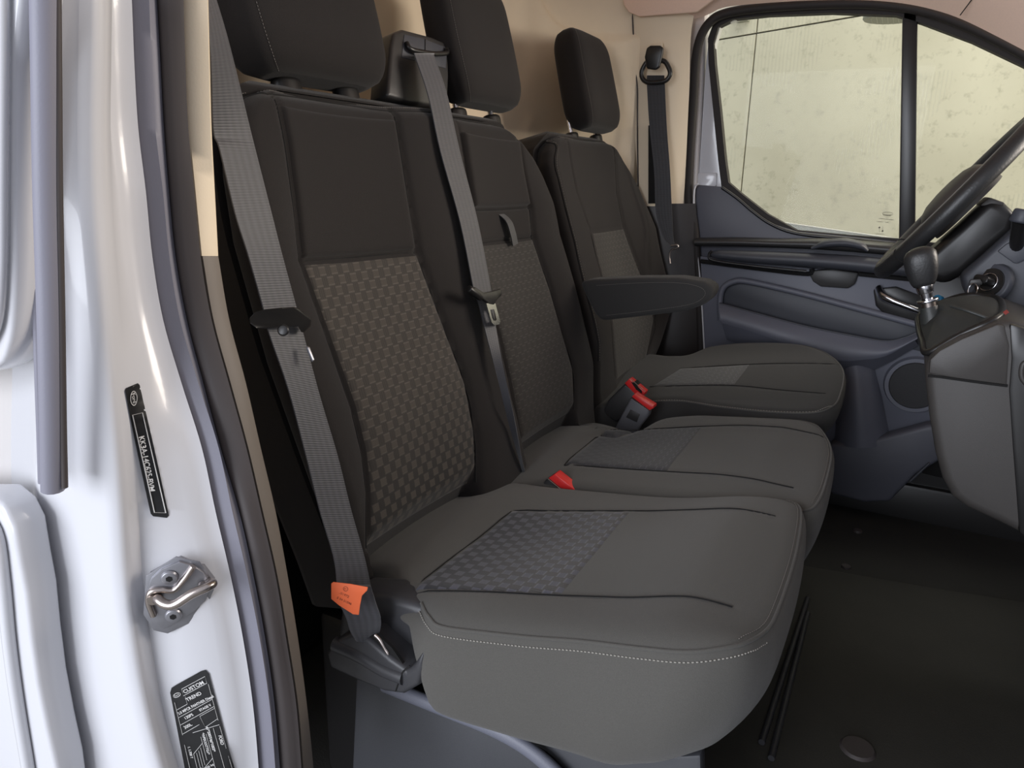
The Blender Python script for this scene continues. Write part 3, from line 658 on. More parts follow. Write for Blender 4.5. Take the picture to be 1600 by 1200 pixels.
class Back:
    """seat backrest as a closed cushion: outline yl(v), yr(v); front relief W(y,v)"""
    def __init__(s, yl, yr, vtop, W, thick, x0=0, vb=-.06, er=.028):
        s.yl,s.yr,s.vtop,s.W,s.th,s.x0,s.vb,s.er=yl,yr,vtop,W,thick,x0,vb,er
    def edge(s,y,v):
        yl,yr=interp(s.yl,v),interp(s.yr,v); e=np.minimum(y-yl,yr-y); e=np.clip(e/s.er,0,1)
        top=np.clip((s.vtop-v)/s.er,0,1)
        f=lambda q:1-np.sqrt(np.clip(1-(1-q)**2,0,1))
        return -s.er*np.maximum(f(e),f(top))
    def w(s,y,v): return s.W(y,v)+s.edge(y,v)
    def pt(s,y,v,off=0): return BP(y,v,float(s.w(np.array(y),np.array(v)))+off,s.x0)
    def build(s,name,m,parent,nv=130,ny=170):
        rings=[]
        qs=np.linspace(0,1,nv); vs=s.vb+(s.vtop-s.vb)*qs
        vs=np.r_[vs[:-1], s.vtop-.0035, s.vtop-.0015, s.vtop-.0004]
        vs=np.sort(vs)
        for v in vs:
            yl,yr=float(interp(s.yl,v)),float(interp(s.yr,v)); u=np.linspace(0,1,ny); u=.5-.5*np.cos(u*math.pi); u=.55*u+.45*np.linspace(0,1,ny)
            y=yl+(yr-yl)*u; wf=s.w(y,np.full(ny,v))
            top=np.clip((s.vtop-v)/s.er,0,1); ins=s.er*(1-math.sqrt(max(0,1-(1-top)**2)))
            ring=[BP(a,v,b_,s.x0) for a,b_ in zip(y,wf)]
            wb=-s.th+ins
            for a,ww in ((yr,-.5*s.th),(yr-.012,wb+.012),(yr-.03,wb),(yl+.03,wb),(yl+.012,wb+.012),(yl,-.5*s.th)): ring.append(BP(a,v,ww,s.x0))
            rings.append(ring)
        o=loft(name,rings,m,parent,angle=60)
        return o
    def shell(s,parent,w0,w1,ins=.004,m='shell'):
        rings=[]; W1_=w1
        for v in np.r_[np.linspace(s.vb,s.vtop-.05,20),np.linspace(s.vtop-.045,s.vtop+.012,20)]:
            yl,yr=float(interp(s.yl,v-.018))+ins,float(interp(s.yr,v-.018))-ins; r=.02
            k=max(0,min(1,(v-s.vtop+.03)/.03)); q=max(0,(v-s.vtop)/.012); w0_=w0+.022*k-.010*q*q; w1=W1_+.010*q*q
            rings.append([BP(a,v,ww,s.x0) for a,ww in ((yl,w0_),(yr,w0_),(yr,w1+r),(yr-.006,w1+.006),(yr-r,w1),(yl+r,w1),(yl+.006,w1+.006),(yl,w1+r))])
        return loft('backrest_shell',rings,m,parent,angle=60)
    def patch(s,name,cornersfn,m,parent,nu=40,nv=60,off=.0012,edge=.006,thick=.003):
        """panel laid into the surface. cornersfn(v in 0..1)-> (yL,yR,v)"""
        V=[];uv=[];top=[]
        for i in range(nv):
            q=i/(nv-1)
            for j in range(nu):
                u=j/(nu-1); y,v=cornersfn(u,q)
                e=min(u,1-u)*2*nu/6; e2=min(q,1-q)*2*nv/6; k=min(1,e,e2); 
                V.append(s.pt(y,v,off*math.sqrt(max(0,1-(1-k)**2)) - (0 if k>0 else thick))); uv.append((y+5,v+1))
        return mk(name,V,grid_faces(nv,nu),m,parent,True,uv=uv)
    def line(s,pts,off=0,n=8): return [s.pt(a,b_,off) for a,b_ in spline([(p[0],p[1]) for p in pts],n)]

# ---------- double passenger bench
bench=thing('passenger_bench',(.1,-.25,.03),'charcoal double passenger bench with two woven-insert places, nearest the open door','seat')
NL=[b2(*p) for p in [(432,145),(447,220),(460,320),(469,408),(510,523),(549,636),(566,709),(573,770),(575,857)]]   # near place, left seam
NR=[b2(*p) for p in [(618,172),(632,260),(653,393),(675,454),(700,523),(727,597),(742,675),(746,753)]]               # near place, right seam
ML=[b2(*p) for p in [(714,182),(722,230),(733,300),(745,380),(762,450),(780,530),(797,610),(815,697)]]
MR=[b2(*p) for p in [(810,205),(818,267),(829,323),(834,372),(861,454),(878,519),(895,576),(899,640)]]
# seam tables
def tab(L): return sorted([(v,y) for y,v in L])
tNL,tNR,tML,tMR=tab(NL),tab(NR),tab(ML),tab(MR)
def Wb(y,v):
    a,b_,c,d=interp(tNL,v),interp(tNR,v),interp(tML,v),interp(tMR,v)
    w=np.zeros(np.shape(y))
    cn=(a+b_)/2; hn=(b_-a)/2; cm=(c+d)/2; hm=(d-c)/2
    w=w-.010*np.clip(1-((y-cn)/hn)**2,0,1)-.008*np.clip(1-((y-cm)/hm)**2,0,1)
    w=w+.014*gauss(v-.17,.13)*(np.clip(1-((y-cn)/hn)**4,0,1)+np.clip(1-((y-cm)/hm)**4,0,1))
    w=w+.018*np.clip(1-((y-(b_+c)/2)/((c-b_)/2+.002))**2,0,1)*np.clip((v+.02)/.1,0,1)
    w=w+.016*np.clip(1-((y-(d+.065))/.068)**2,0,1)*np.clip(v/.1,0,1)*np.clip((.62-v)/.15,0,1)
    w=w+.016*np.clip(1-((y-(a-.06))/.062)**2,0,1)*np.clip(v/.1,0,1)*np.clip((.62-v)/.15,0,1)
    for L in (NL,NR,ML,MR): w=w-.0045*gauss(polydist(y,v,L),.0045)
    msk=np.clip((y-a)/.01,0,1)*np.clip((b_-y)/.01,0,1)+np.clip((y-c)/.01,0,1)*np.clip((d-y)/.01,0,1)
    w=w-.045*np.clip((.045-v)/.06,0,1)*msk+.020*np.clip((.12-v)/.15,0,1)*np.clip(1-((y-(b_+c)/2)/((c-b_)/2+.002))**4,0,1)
    for L in SEAMS_B: w=w-.004*gauss(polydist(y,v,L),.004)
    return w
nearT=[b2(469,408),b2(560,399),b2(653,393)]; 
midT1=[b2(735,327),b2(780,326),b2(829,323)]; midT2=[b2(745,380),b2(790,374),b2(835,370)]
topseam=[b2(*p) for p in [(383,165),(395,148),(412,142),(430,143),(500,147),(560,158),(620,172),(665,178),(715,180),(770,187),(800,196),(818,208)]]
SEAMS_B=[nearT,midT1,midT2,topseam[1:]]
yr=[(-.08,.20),(.0,.215),(.07,.224),(.13,.229),(.237,.224),(.36,.204),(.47,.178),(.53,.158),(.565,.140),(.595,.112),(.615,.080),(.628,.045),(.637,.00)]
yl=[(-.08,-.62),(.0,-.628),(.13,-.648),(.30,-.668),(.45,-.672),(.53,-.662),(.575,-.650),(.605,-.632),(.620,-.612),(.630,-.585),(.637,-.56)]
BB=Back(yl,yr,.637,Wb,.055)
BB.build('backrest','fabric',bench,nv=140,ny=230); BB.shell(bench,-.045,-.135,m='fabric')
def between(tL,tR,v0,v1,eps=.003):
    def f(u,q):
        v=v0(u) + (v1(u)-v0(u))*q; a=float(interp(tL,v))+eps; b_=float(interp(tR,v))-eps; return (a+(b_-a)*u, v)
    return f
L1=lambda a,b_: (lambda u: a+(b_-a)*u)
BB.patch('backrest_insert',between(tNL,tNR,L1(.02,.012),L1(nearT[0][1]-.002,nearT[2][1]-.002)),'weave_back',bench,50,80)
BB.patch('backrest_insert',between(tML,tMR,L1(.02,.02),L1(midT2[0][1]-.002,midT2[2][1]-.002)),'weave_fine',bench,40,80)
BB.patch('upper_panel',between(tNL,tNR,L1(nearT[0][1]+.002,nearT[2][1]+.002),L1(.612,.612)),'fabric',bench,50,50,off=.004)
BB.patch('upper_panel',between(tML,tMR,L1(midT1[0][1]+.002,midT1[2][1]+.002),L1(.605,.600)),'fabric',bench,40,40,off=.009)
BB.patch('strap_panel',between(tML,tMR,L1(midT2[0][1]+.002,midT2[2][1]+.002),L1(midT1[0][1]-.001,midT1[2][1]-.001)),'fabric',bench,40,20,off=.001)
for L in (NL,NR,ML,MR,nearT,midT1,midT2,topseam): tube('seam',BB.line(L,.0002),.0014,'seam',bench,5)
def shift(L,dy,dv): return [(a+dy,b_+dv) for a,b_ in L]
dashes('stitching',BB.line(shift(topseam,0,.006),.0006),'thread_d',bench)
# pull strap on the middle backrest
q=[b2(786,326),b2(792,345),b2(798,365),b2(803,383)]
ribbon('pull_strap',[BB.pt(a,b_,o) for (a,b_),o in zip(q,(-.004,.010,.012,.010))],[np.array((0,1,0))]*4,.022,.002,'web_d',bench)

# ---------- headrests
def headrest(parent, yc, w2, v0, v1, xf, th, guides, face_y=None, lean=0.0):
    """w2 half width, front face plane x offset xf (w), thickness th"""
    rings=[];n=44
    H=v1-v0
    for k in range(30):
        q=k/29; v=v0+H*q
        r=.055; e=min(q*H,(1-q)*H)/r; e=min(1,e); s=1-(1-math.sqrt(max(0,1-(1-e)**2)))*1.0
        a=w2*(.95+.05*math.sin(math.pi*min(1,q*1.05)))*(.76+.24*s); d=(th/2)*(.42+.58*s)*(1-.10*q)
        ring=[]
        for j in range(n):
            t=2*math.pi*j/n; c,sn=math.cos(t),math.sin(t); p=5
            ex_=abs(c)**(2/p)*np.sign(c); ey_=abs(sn)**(2/p)*np.sign(sn)
            ring.append(BP(yc+a*ex_, v, xf-th/2+d*ey_ + lean*(q-.3)))
        rings.append(ring)
    first=rings[0]; c0_=np.mean(first,0); rings=[[c0_+(p-c0_)*s for p in first] for s in (.3,.7,.92)]+rings
    last=rings[-1]; c1_=np.mean(last,0); rings=rings+[[c1_+(p-c1_)*s for p in last] for s in (.92,.7,.3)]
    h=loft('headrest',rings,'fabric',parent,angle=70)
    # stitched seam between side and face
    seam=[];
    for k in range(3,33):
        ring=rings[k]; j=int(n*(.5+.06)) ; 
        # ring index whose y is near the left side, front edge
        seam.append(ring[int(n*.405)])
    dashes('stitching',[p+BN*.0005+np.array((0,-.0005,0)) for p in seam],'thread_d',h,r=.0005)
    wg=-.045; x0=0 if parent is bench else DX
    for gx,gyp in guides:
        gy,gv=b2(gx,gyp,wg,x0)
        cyl('headrest_post',BP(gy,gv-.02,wg,x0),BP(gy,v0+.045,wg,x0),.0055,.0055,'chrome',h,14)
        gb=[]
        for q_,s_ in ((.63,1),(gv,1),(gv+.004,.96),(gv+.006,.8)):
            gb.append([BP(gy+.024*s_*math.cos(t),q_,wg+.016*s_*math.sin(t),x0) for t in np.linspace(0,2*math.pi,22,endpoint=False)])
        loft('post_guide',gb,'plastic_dk',parent,angle=50)
    return h
headrest(bench,-.445,.140,.662,.90,.010,.095,[(447,131),(540,144)])
headrest(bench,.022,.124,.668,.91,.010,.080,[(714,176),(768,186)])

# belt guide housing between the headrests
hp=[(606,150),(608,120),(612,70),(616,50),(630,45),(675,57),(696,66),(701,80),(702,120),(700,168),(640,160)]
HX=-.02
hpts=[(lambda a:BP(a[0],a[1],HX))(b2(x,y,HX)) for x,y in hp]
house=slab('belt_guide_housing',hpts,-BN*.04,'plastic',bench,bevel=.006,seg=3)
inset=[(lambda a:BP(a[0],a[1],HX+.0012))(b2(x,y,HX)) for x,y in [(627,90),(631,54),(662,61),(698,75),(696,107),(660,98)]]
slab('guide_plate',inset,-BN*.003,'plastic_g',house,bevel=.0008)
lip=[(lambda a,o:BP(a[0],a[1],HX+o))(b2(x,y,HX),o) for x,y,o in [(632,68,.004),(635,79,.008),(650,84,.010),(672,87,.010),(692,85,.008),(695,78,.004)]]
tube('guide_lip',spline(lip,6),.0042,'plastic_dk',house,10)
tube('guide_line',[(lambda a:BP(a[0],a[1],HX+.002))(b2(x,y,HX)) for x,y in ((663,62),(663,82))],.0007,'seam',house,5)

# ---------- cushions
class Cush:
    def __init__(s,outline,H,depth,t=TI,z0=Z0,bul=.012,er=.024):
        s.o=[np.array(p,float) for p in outline]; s.H=H; s.depth=depth; s.t=t; s.z0=z0; s.bul=bul; s.er=er; s.c=np.mean(s.o,0)
    def h(s,x,y):
        d=polydist(np.array(x),np.array(y),s.o,True); e=np.clip(d/s.er,0,1); return s.H(np.array(x),np.array(y))-.5*s.er*(1-np.sqrt(np.clip(1-(1-e)**2,0,1)))
    def pt(s,x,y,off=0): return CP(x,y,float(s.h(x,y))+off,s.t,s.z0)
    def build(s,name,m,parent,M_=34):
        n=len(s.o); V=[]; rings=[]
        fr=1-(1-np.linspace(0,1,M_))**1.35
        X=np.array([[s.c+(p-s.c)*max(f,.02) for p in s.o] for f in fr])
        hh=s.h(X[:,:,0].ravel(),X[:,:,1].ravel()).reshape(M_,n)
        for i in range(M_): rings.append([CP(X[i,j,0],X[i,j,1],hh[i,j],s.t,s.z0) for j in range(n)])
        edge=rings[-1]
        # outward normals in plan
        O=np.array(s.o); T=np.roll(O,-1,0)-np.roll(O,1,0); Nn=np.stack([T[:,1],-T[:,0]],1); Nn/=np.linalg.norm(Nn,axis=1)[:,None]+1e-9
        if np.mean(np.sum(Nn*(O-s.c),1))<0: Nn=-Nn
        for q in np.linspace(.04,1,16):
            b_=s.bul*math.sin(math.pi*min(1,q*1.0))**.8 - (.022*max(0,(q-.80)/.20)**2)
            rings.append([edge[j]+np.array((Nn[j,0]*b_,Nn[j,1]*b_,0))+np.array((-.045*q**1.5*max(0,min(1,(s.o[j][0]-.38)/.13)),.02*q*q*(1 if s.o[j][1]<-.5 else 0)*max(0,min(1,(s.o[j][0]-.36)/.1)),-s.depth(s.o[j][0],s.o[j][1])*q)) for j in range(n)])
        bot=rings[-1]; c=np.mean(bot,0); rings.append([c+(p-c)*.6 for p in bot])
        return loft(name,rings,m,parent,angle=70)
    def patch(s,name,quad,m,parent,nu=40,nv=40,off=.0015):
        V=[];uv=[]; A,B,C,D=[np.array(q,float) for q in quad]   # rear-near, front-near, front-far, rear-far
        for i in range(nv):
            q=i/(nv-1)
            for j in range(nu):
                u=j/(nu-1); p=(A*(1-u)+B*u)*(1-q)+(D*(1-u)+C*u)*q; k=min(1,min(u,1-u)*nu/3,min(q,1-q)*nv/3)
                V.append(s.pt(p[0],p[1],off*k-(.003 if k==0 else 0))); uv.append((p[1]+5,p[0]+1))
        return mk(name,V,grid_faces(nv,nu),m,parent,True,uv=uv)
    def line(s,pts,off=0,n=8): return [s.pt(a,b_,off) for a,b_ in spline([(p[0],p[1]) for p in pts],n)]
# near place outline (x,y): stitched rim
on=[(-.06,-.56),(.02,-.605),(.075,-.645),(.115,-.664),(.140,-.684),(.17,-.695),(.255,-.688),(.33,-.681),(.398,-.684),(.44,-.682),(.47,-.669),(.493,-.646),(.506,-.605),(.511,-.556),(.512,-.433),(.506,-.32),(.497,-.262),(.478,-.246),(.44,-.243),(.35,-.244),(.25,-.246),(.10,-.25),(-.06,-.255)]
om=[(-.06,-.253),(.10,-.248),(.25,-.244),(.35,-.242),(.44,-.241),(.480,-.243),(.500,-.250),(.514,-.225),(.519,-.15),(.517,-.02),(.510,.05),(.495,.105),(.470,.150),(.43,.180),(.35,.198),(.27,.190),(0.175,0.157),(0.145,0.074),(0.117,0.019),(0.076,0.030),(.03,.085),(-.06,.11)]
def dens(o,n=6): return [tuple(p) for p in spline(o,n,closed=True)]
qn=[c2(640,925),c2(880,935),c2(990,800),c2(800,797)]
qm=[(.085,-.165),c2(1045,738),c2(1100,670),c2(945,672)]
fn=[c2(1150,970),c2(1215,900),c2(1212,820)]
SN=[[qn[0],qn[1],c2(1000,948),c2(1080,957),c2(1145,968)],[qn[3],qn[2],c2(1100,806),c2(1212,820)],[qn[0],qn[3]]]
SM=[[qm[0],qm[1],c2(1140,745),c2(1240,760)],[qm[3],qm[2],c2(1200,672),c2(1288,681)],[qm[0],qm[3]]]
def Hn(x,y):
    h=.012*np.clip(1-((y+.465)/.20)**2,-.3,1)*np.clip((.52-x)/.1,0,1)
    h=h-.012*gauss(y+.465,.10)*gauss(x-.16,.12)+.016*gauss(x-.44,.09)
    h=h+.010*gauss(y+.655,.045)*np.clip(x/.2,0,1)
    h=h-.012*np.clip((.04-x)/.06,0,1)
    for L in SN: h=h-.0022*gauss(polydist(x,y,L),.005)
    return h-.016*gauss(x-.44,.09)*0-.004
def Hm(x,y):
    h=.012*np.clip(1-((y+.03)/.20)**2,-.3,1)*np.clip((.52-x)/.1,0,1)
    h=h-.010*gauss(y+.03,.10)*gauss(x-.16,.12)+.012*gauss(y-.15,.05)*np.clip((x-.1)/.15,0,1)
    h=h-.012*np.clip((.04-x)/.06,0,1)
    for L in SM: h=h-.0022*gauss(polydist(x,y,L),.005)
    return h-.004
CN=Cush(dens(on),Hn,lambda x,y:.028+(.088+.036*max(0,min(1,(x-.15)/.22)))*(1 if y>-.55 else max(0,min(1,(x-.118)/.04))),bul=.014)
CM=Cush(dens(om),Hm,lambda x,y:.150,bul=.010)
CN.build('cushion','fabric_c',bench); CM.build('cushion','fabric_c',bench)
CN.patch('cushion_insert',qn,'weave_seat',bench,46,46)
CM.patch('cushion_insert',qm,'weave_fine_s',bench,46,46)
for L in SN: tube('seam',CN.line(L,.0016),.0009,'seam',bench,5)
for L in SM: tube('seam',CM.line(L,.0016),.0009,'seam',bench,5)
def rimline(C,pts,inset,off=0,down=0.0,n=6):
    O=spline(pts,n); out=[]
    for i,p in enumerate(O):
        t=O[min(i+1,len(O)-1)]-O[max(i-1,0)]; nn=np.array((t[1],-t[0])); nn/=np.linalg.norm(nn)+1e-9
        if nn@(p-C.c)>0: nn=-nn
        q_=p+nn*inset; out.append(C.pt(q_[0],q_[1],off)+np.array((0,0,-down)))
    return out
rn=on[3:18]; rm=om[5:16]
tube('seam_piping',rimline(CN,rn,.004,.0006),.0020,'fabric_c',bench,8)
tube('seam_piping',rimline(CM,rm,.004,.0006),.0020,'fabric_c',bench,8)
dashes('stitching',[p+np.array((.0,-.0003,0)) for p in rimline(CN,on[3:13],-.0005,-.0025)],'thread',bench,r=.0008)
dashes('stitching',rimline(CN,on[11:18],.0085,.0010),'thread_d',bench,r=.0006)
dashes('stitching',rimline(CM,om[7:14],.0085,.0010),'thread_d',bench,r=.0006)
# base: moulded valance with raised rib along the near side
val=[onY(x,y,-.640) for x,y in [(556,1060),(590,1070),(640,1082),(700,1098),(800,1140),(900,1165),(1000,1180),(1060,1182),(1095,1180),(1100,1400),(548,1400),(550,1200)]]
slab('base_cover',val,(0,.02,0),'valance',bench,bevel=.004)
rib=[onY(x,y,-.655) for x,y in [(600,1070),(640,1086),(700,1110),(760,1134),(810,1160),(850,1190),(880,1222),(900,1260)]]
tube('base_rib',spline(rib,8),.010,'plastic_door',bench,12,sx=.8)
tube('base_groove',spline([onY(x,y,-.646) for x,y in [(650,1084),(720,1106),(800,1146),(860,1182),(900,1222)]],6),.002,'seam',bench,6)
# steel base frame and front apron under the bench
slab('front_apron',[(.40,-.62,.012),(.40,.16,.012),(.44,.16,.33),(.44,-.62,.33)],(-.02,0,0),'plastic_dk',bench,bevel=.004)
slab('base_box',[(-.10,-.61,.001),(.38,-.61,.001),(.38,.15,.001),(-.10,.15,.001)],(0,0,.28),'plastic_dk',bench,bevel=.01)
for (a,b_) in (((1262,935),(1190,1160)),((1262,958),(1205,1185))):
    P0=onZ(a[0],a[1],.018); P1=onZ(b_[0],b_[1],.018)
    tube('front_rail',[P0,P0*.5+P1*.5,P1],.0055,'shroud',bench,8)
# belt anchor cover on the near rear corner
AY=-.705
ac=[onY(x,y,AY) for x,y in [(515,1045),(508,1020),(528,998),(548,990),(575,1000),(610,1030),(634,1048),(645,1040),(660,1018),(661,1048),(654,1072),(630,1086),(600,1082),(560,1066)]]
cov=slab('anchor_cover',ac,(0,.05,0),'shroud',bench,bevel=.006,seg=3)
bk=[onY(x,y,-.668) for x,y in [(525,1000),(530,955),(548,925),(600,930),(655,948),(672,965),(664,1010),(662,1050),(640,1060),(560,1010)]]
slab('anchor_shroud',bk,(0,.05,0),'shroud',bench,bevel=.010,seg=3)
tube('cover_joint',spline([onY(x,y,AY-.0008) for x,y in [(640,1040),(628,1052),(618,1080)]],6),.0008,'seam',bench,5)
tube('cover_ridge',spline([onY(x,y,AY+.004) for x,y in [(524,1006),(560,1022),(600,1045),(632,1058)]],6),.0095,'shroud',bench,12)

# ---------- driver seat
DX=-.012
drv=thing('driver_seat',(.1,.5,.03),'single charcoal driver seat with padded armrest beside the far door','seat')
d2b=lambda x,y,w=0.: b2(x,y,w,DX)
dl_=[(-.06,.245),(.04,.245),(.13,.242),(.25,.238),(.36,.238),(.44,.240),(.52,.246),(.56,.250),(.59,.268),(.612,.295),(.625,.325),(.632,.36)]
dr_=[(-.06,.69),(.01,.71),(.05,.75),(.13,.785),(.22,.795),(.319,.79),(.42,.79),(.50,.785),(.55,.765),(.585,.74),(.607,.71),(.624,.67),(.632,.61)]
DL=[d2b(*p) for p in [(888,216),(893,250),(902,300),(923,360),(935,420),(945,480),(952,540),(960,588)]]
DR=[d2b(*p) for p in [(957,216),(962,240),(965,300),(975,353),(990,400),(1006,450),(1018,500),(1010,560)]]
tDL,tDR=tab(DL),tab(DR); DT=[d2b(923,360),d2b(950,356),d2b(975,353)]
def Wd(y,v):
    a,b_=interp(tDL,v),interp(tDR,v); l,r_=interp(dl_,v),interp(dr_,v)
    w=-.012*np.clip(1-((y-(a+b_)/2)/((b_-a)/2))**2,0,1)+.012*gauss(v-.17,.12)
    w=w+.052*np.clip((y-b_)/(r_-b_),0,1)*np.clip((v-.02)/.12,0,1)*np.clip((.58-v)/.2,0,1)
    w=w+.020*np.clip((a-y)/(a-l+1e-6),0,1)*np.clip((v-.02)/.12,0,1)*np.clip((.58-v)/.2,0,1)
    for L in (DL,DR,DT): w=w-.004*gauss(polydist(y,v,L),.0045)
    return w
BD=Back(dl_,dr_,.632,Wd,.06,x0=DX)
BD.build('backrest','fabric',drv,nv=110,ny=120); BD.shell(drv,-.05,-.15,m='fabric')
BD.patch('backrest_insert',between(tDL,tDR,L1(.02,.02),L1(DT[0][1]-.002,DT[2][1]-.002)),'weave_fine',drv,30,50)
for L in (DL,DR,DT): tube('seam',BD.line(L,.0002),.0012,'seam',drv,5)
sl=[(float(interp(dl_,v))+.014,v) for v in np.linspace(.10,.60,14)]+[(.30,.618),(.36,.624),(.43,.626)]
tube('seam_piping',BD.line(sl,.0008,4),.0016,'fabric',drv,6)
dashes('stitching',BD.line([(a+.004,b_-.001) for a,b_ in sl],.0010,4),'thread_d',drv,r=.0007,pitch=.006,dash=.0036)
headrest(drv,.592,.118,.658,.900,.020,.09,[(893,212),(931,215)])
# driver cushion
DH=.030;DT_=.16
cc=lambda x,y,h=.0:c2(x,y,h,DT_)
od=[(-.04,.275),(.05,.275),cc(1060,624),cc(1120,632),cc(1200,640),cc(1270,641),cc(1302,630,.002),cc(1316,607,.010),cc(1320,580,.018),cc(1305,560,.028),cc(1280,546,.038),cc(1240,537,.045),cc(1200,534,.045),cc(1150,535,.045),cc(1110,541,.045),cc(1075,552,.04),(.05,.64),(-.04,.64)]
qd=[cc(1015,603,.012),cc(1150,600,.014),cc(1175,570,.026),cc(1062,575,.026)]
SD=[[qd[0],cc(1080,600,.014),qd[1],cc(1220,607,.010),cc(1290,612,.008)],[qd[3],qd[2],cc(1250,566,.030),cc(1310,570,.024)]]
def Hd(x,y):
    h=.045*np.clip((y-.29)/.40,0,1)+.004*gauss(y-.68,.05)*np.clip(x/.2,0,1)
    for L in SD: h=h-.002*gauss(polydist(x,y,L),.005)
    return h
CD=Cush(dens(od),Hd,lambda x,y:.085,t=DT_,bul=.010)
CD.build('cushion','fabric_shaded',drv)
CD.patch('cushion_insert',qd,'weave_fine_s',drv,30,30)
for L in SD: tube('seam',CD.line(L,.0016),.0009,'seam',drv,5)
dashes('stitching',rimline(CD,od[1:7],.004,.0012),'thread',drv,r=.0008,pitch=.006,dash=.0036)
tube('seam_piping',rimline(CD,od[1:15],.003,.0006),.0018,'fabric_c',drv,6)
slab('seat_base',[(-.12,.27,.001),(.42,.27,.001),(.42,.68,.001),(-.12,.68,.001)],(0,0,.33),'plastic_dk',drv,bevel=.02)
# armrest
ar=[onY(x,y,.175) for x,y in [(905,440),(925,437),(1000,434),(1060,434),(1100,440),(1115,449),(1112,465),(1095,478),(1070,487),(1000,495),(938,502),(928,490),(914,462)]]
slab('armrest',ar,(0,.065,0),'fabric_shaded',drv,bevel=.012,seg=4)
dashes('stitching',spline([onY(x,y,.1735) for x,y in [(932,446),(1000,442),(1060,442),(1092,448),(1102,458),(1092,470),(1066,478),(1000,487),(945,493)]],6),'thread_d',drv,r=.0005)

# ================================================================ BODY SHELL fill (outer door skin, rocker, footwell)
slab('outer_skin',[(-.02,.905,.0),(1.25,.905,.0),(1.25,.905,.70),(.55,.905,.755),(.10,.905,.80),(-.02,.905,.86)],(0,.02,0),'paint',door,bevel=.006)
slab('rocker',[(-.5,.845,-.06),(1.4,.845,-.06),(1.4,.845,.10),(-.5,.845,.10)],(0,.05,0),'plastic_dk',wl,bevel=.01)
slab('pillar_core',[(-.42,.87,-.05),(.03,.87,-.05),(.03,.87,.62),(.0,.87,1.42),(-.42,.87,1.42)],(0,.05,0),'paint_in',wl,bevel=.01)
slab('front_trim',[onY(x,y,.855) for x,y in [(1425,430),(1700,440),(1700,800),(1440,740),(1440,600)]],(0,.02,0),'plastic_dk',wl,bevel=.004)
struct(slab('wall_front',[(1.30,-.85,-.03),(1.30,.88,-.03),(1.22,.88,.80),(1.22,-.85,.80)],(.04,0,0),'plastic_dk',bevel=.0),'black footwell bulkhead under the dashboard')
slab('footwell_side',[(.50,.862,-.03),(1.32,.862,-.03),(1.30,.862,.45),(.50,.862,.40)],(0,.03,0),'plastic_dk',wl,bevel=0)
slab('pillar_slot',Y(.792,(1013,196),(1024,196),(1026,318),(1013,318)),(0,.01,0),'seam',wl,bevel=0)

# ================================================================ SEAT BELTS
def strap(name, Lp, Rp, LY, m, parent, width=.047, thick=.0016, n=5, RY=None):
    """webbing from its two edges (pixels), left edge at depth LY; right edge placed so the width is true"""
    A=[onY(x,y,Yv) for (x,y),Yv in zip(Lp,LY)]; B=[]
    for k,(x,y) in enumerate(Rp):
        if RY: B.append(onY(x,y,RY[k])); continue
        d=ray(x,y); o=CAM-A[k]; a=d@d; b_=2*o@d; c=o@o-width**2; disc=b_*b_-4*a*c
        t=(-b_+math.sqrt(max(disc,0)))/(2*a); B.append(CAM+d*t)
    return strap3(name,A,B,m,parent,thick,n)
def strap3(name,A,B,m,parent,thick=.0016,n=5):
    A=spline(A,n);B=spline(B,n);V=[];uv=[];L=0;nx=9
    for i in range(len(A)):
        mid=(A[i]+B[i])/2
        if i: L+=np.linalg.norm(mid-pm)
        pm=mid; j=min(i+1,len(A)-1); k=max(i-1,0); t=(A[j]+B[j]-A[k]-B[k]); t/=np.linalg.norm(t)
        nn=np.cross(B[i]-A[i],t); nn/=np.linalg.norm(nn)
        for sd in (1,-1):
            for q in range(nx):
                s=q/(nx-1); s=s if sd==1 else 1-s; V.append(A[i]*(1-s)+B[i]*s+nn*sd*thick/2); uv.append((s,L))
    F=grid_faces(len(A),2*nx,0,True)+[tuple(range(2*nx)),tuple(range((len(A)-1)*2*nx,len(A)*2*nx))]
    return mk(name,V,F,m,parent,True,uv=uv,angle=60)
b1=thing('seat_belt',onY(560,980,-.70),'wide grey seat belt with orange tag hanging beside the near bench place','seat belt')
strap('webbing',[(300,-60),(326,60),(333,200),(343,233),(367,333),(387,397),(411,481),(420,520),(450,607),(478,712),(499,796),(521,870),(527,915)],
      [(318,-60),(354,56),(390,200),(399,236),(423,330),(440,397),(462,478),(473,520),(499,618),(527,712),(548,796),(569,870),(579,915)],
      [-.79,-.785,-.775,-.772,-.765,-.76,-.752,-.75,-.742,-.736,-.732,-.728,-.725],'web',b1)
strap('webbing_loop',[(527,915),(530,940),(541,965),(547,985),(556,1001)],[(579,915),(587,941),(595,966),(593,985),(586,1004)],[-.727,-.725,-.722,-.718,-.714],'web',b1,RY=[-.70,-.698,-.695,-.69,-.688],thick=.004)
# plastic tongue
ty=-.752
tg=[onY(x,y,yy) for x,y,yy in [(394,497,-.775),(402,489,-.775),(420,484,-.765),(445,481,-.74),(462,480,-.722),(470,484,-.715),(488,499,-.70),(486,510,-.70),(474,521,-.71),(468,510,-.715),(440,512,-.742),(425,514,-.755),(405,514,-.772),(394,506,-.775)]]
tgn=slab('latch_body',tg,FW*-.008,'plastic_dk',b1,bevel=.003,seg=3)
sb=onY(443,516,-.757); cyl('stop_button',sb,sb-FW*.0025,.0062,.0054,'plastic_dk',b1,24,bevel=.001)
slab('latch_plate',[onY(x,y,-.715) for x,y in [(478,541),(481,543),(489,563),(487,566),(479,548)]],(0,.003,0),'zinc',b1,bevel=.0005)
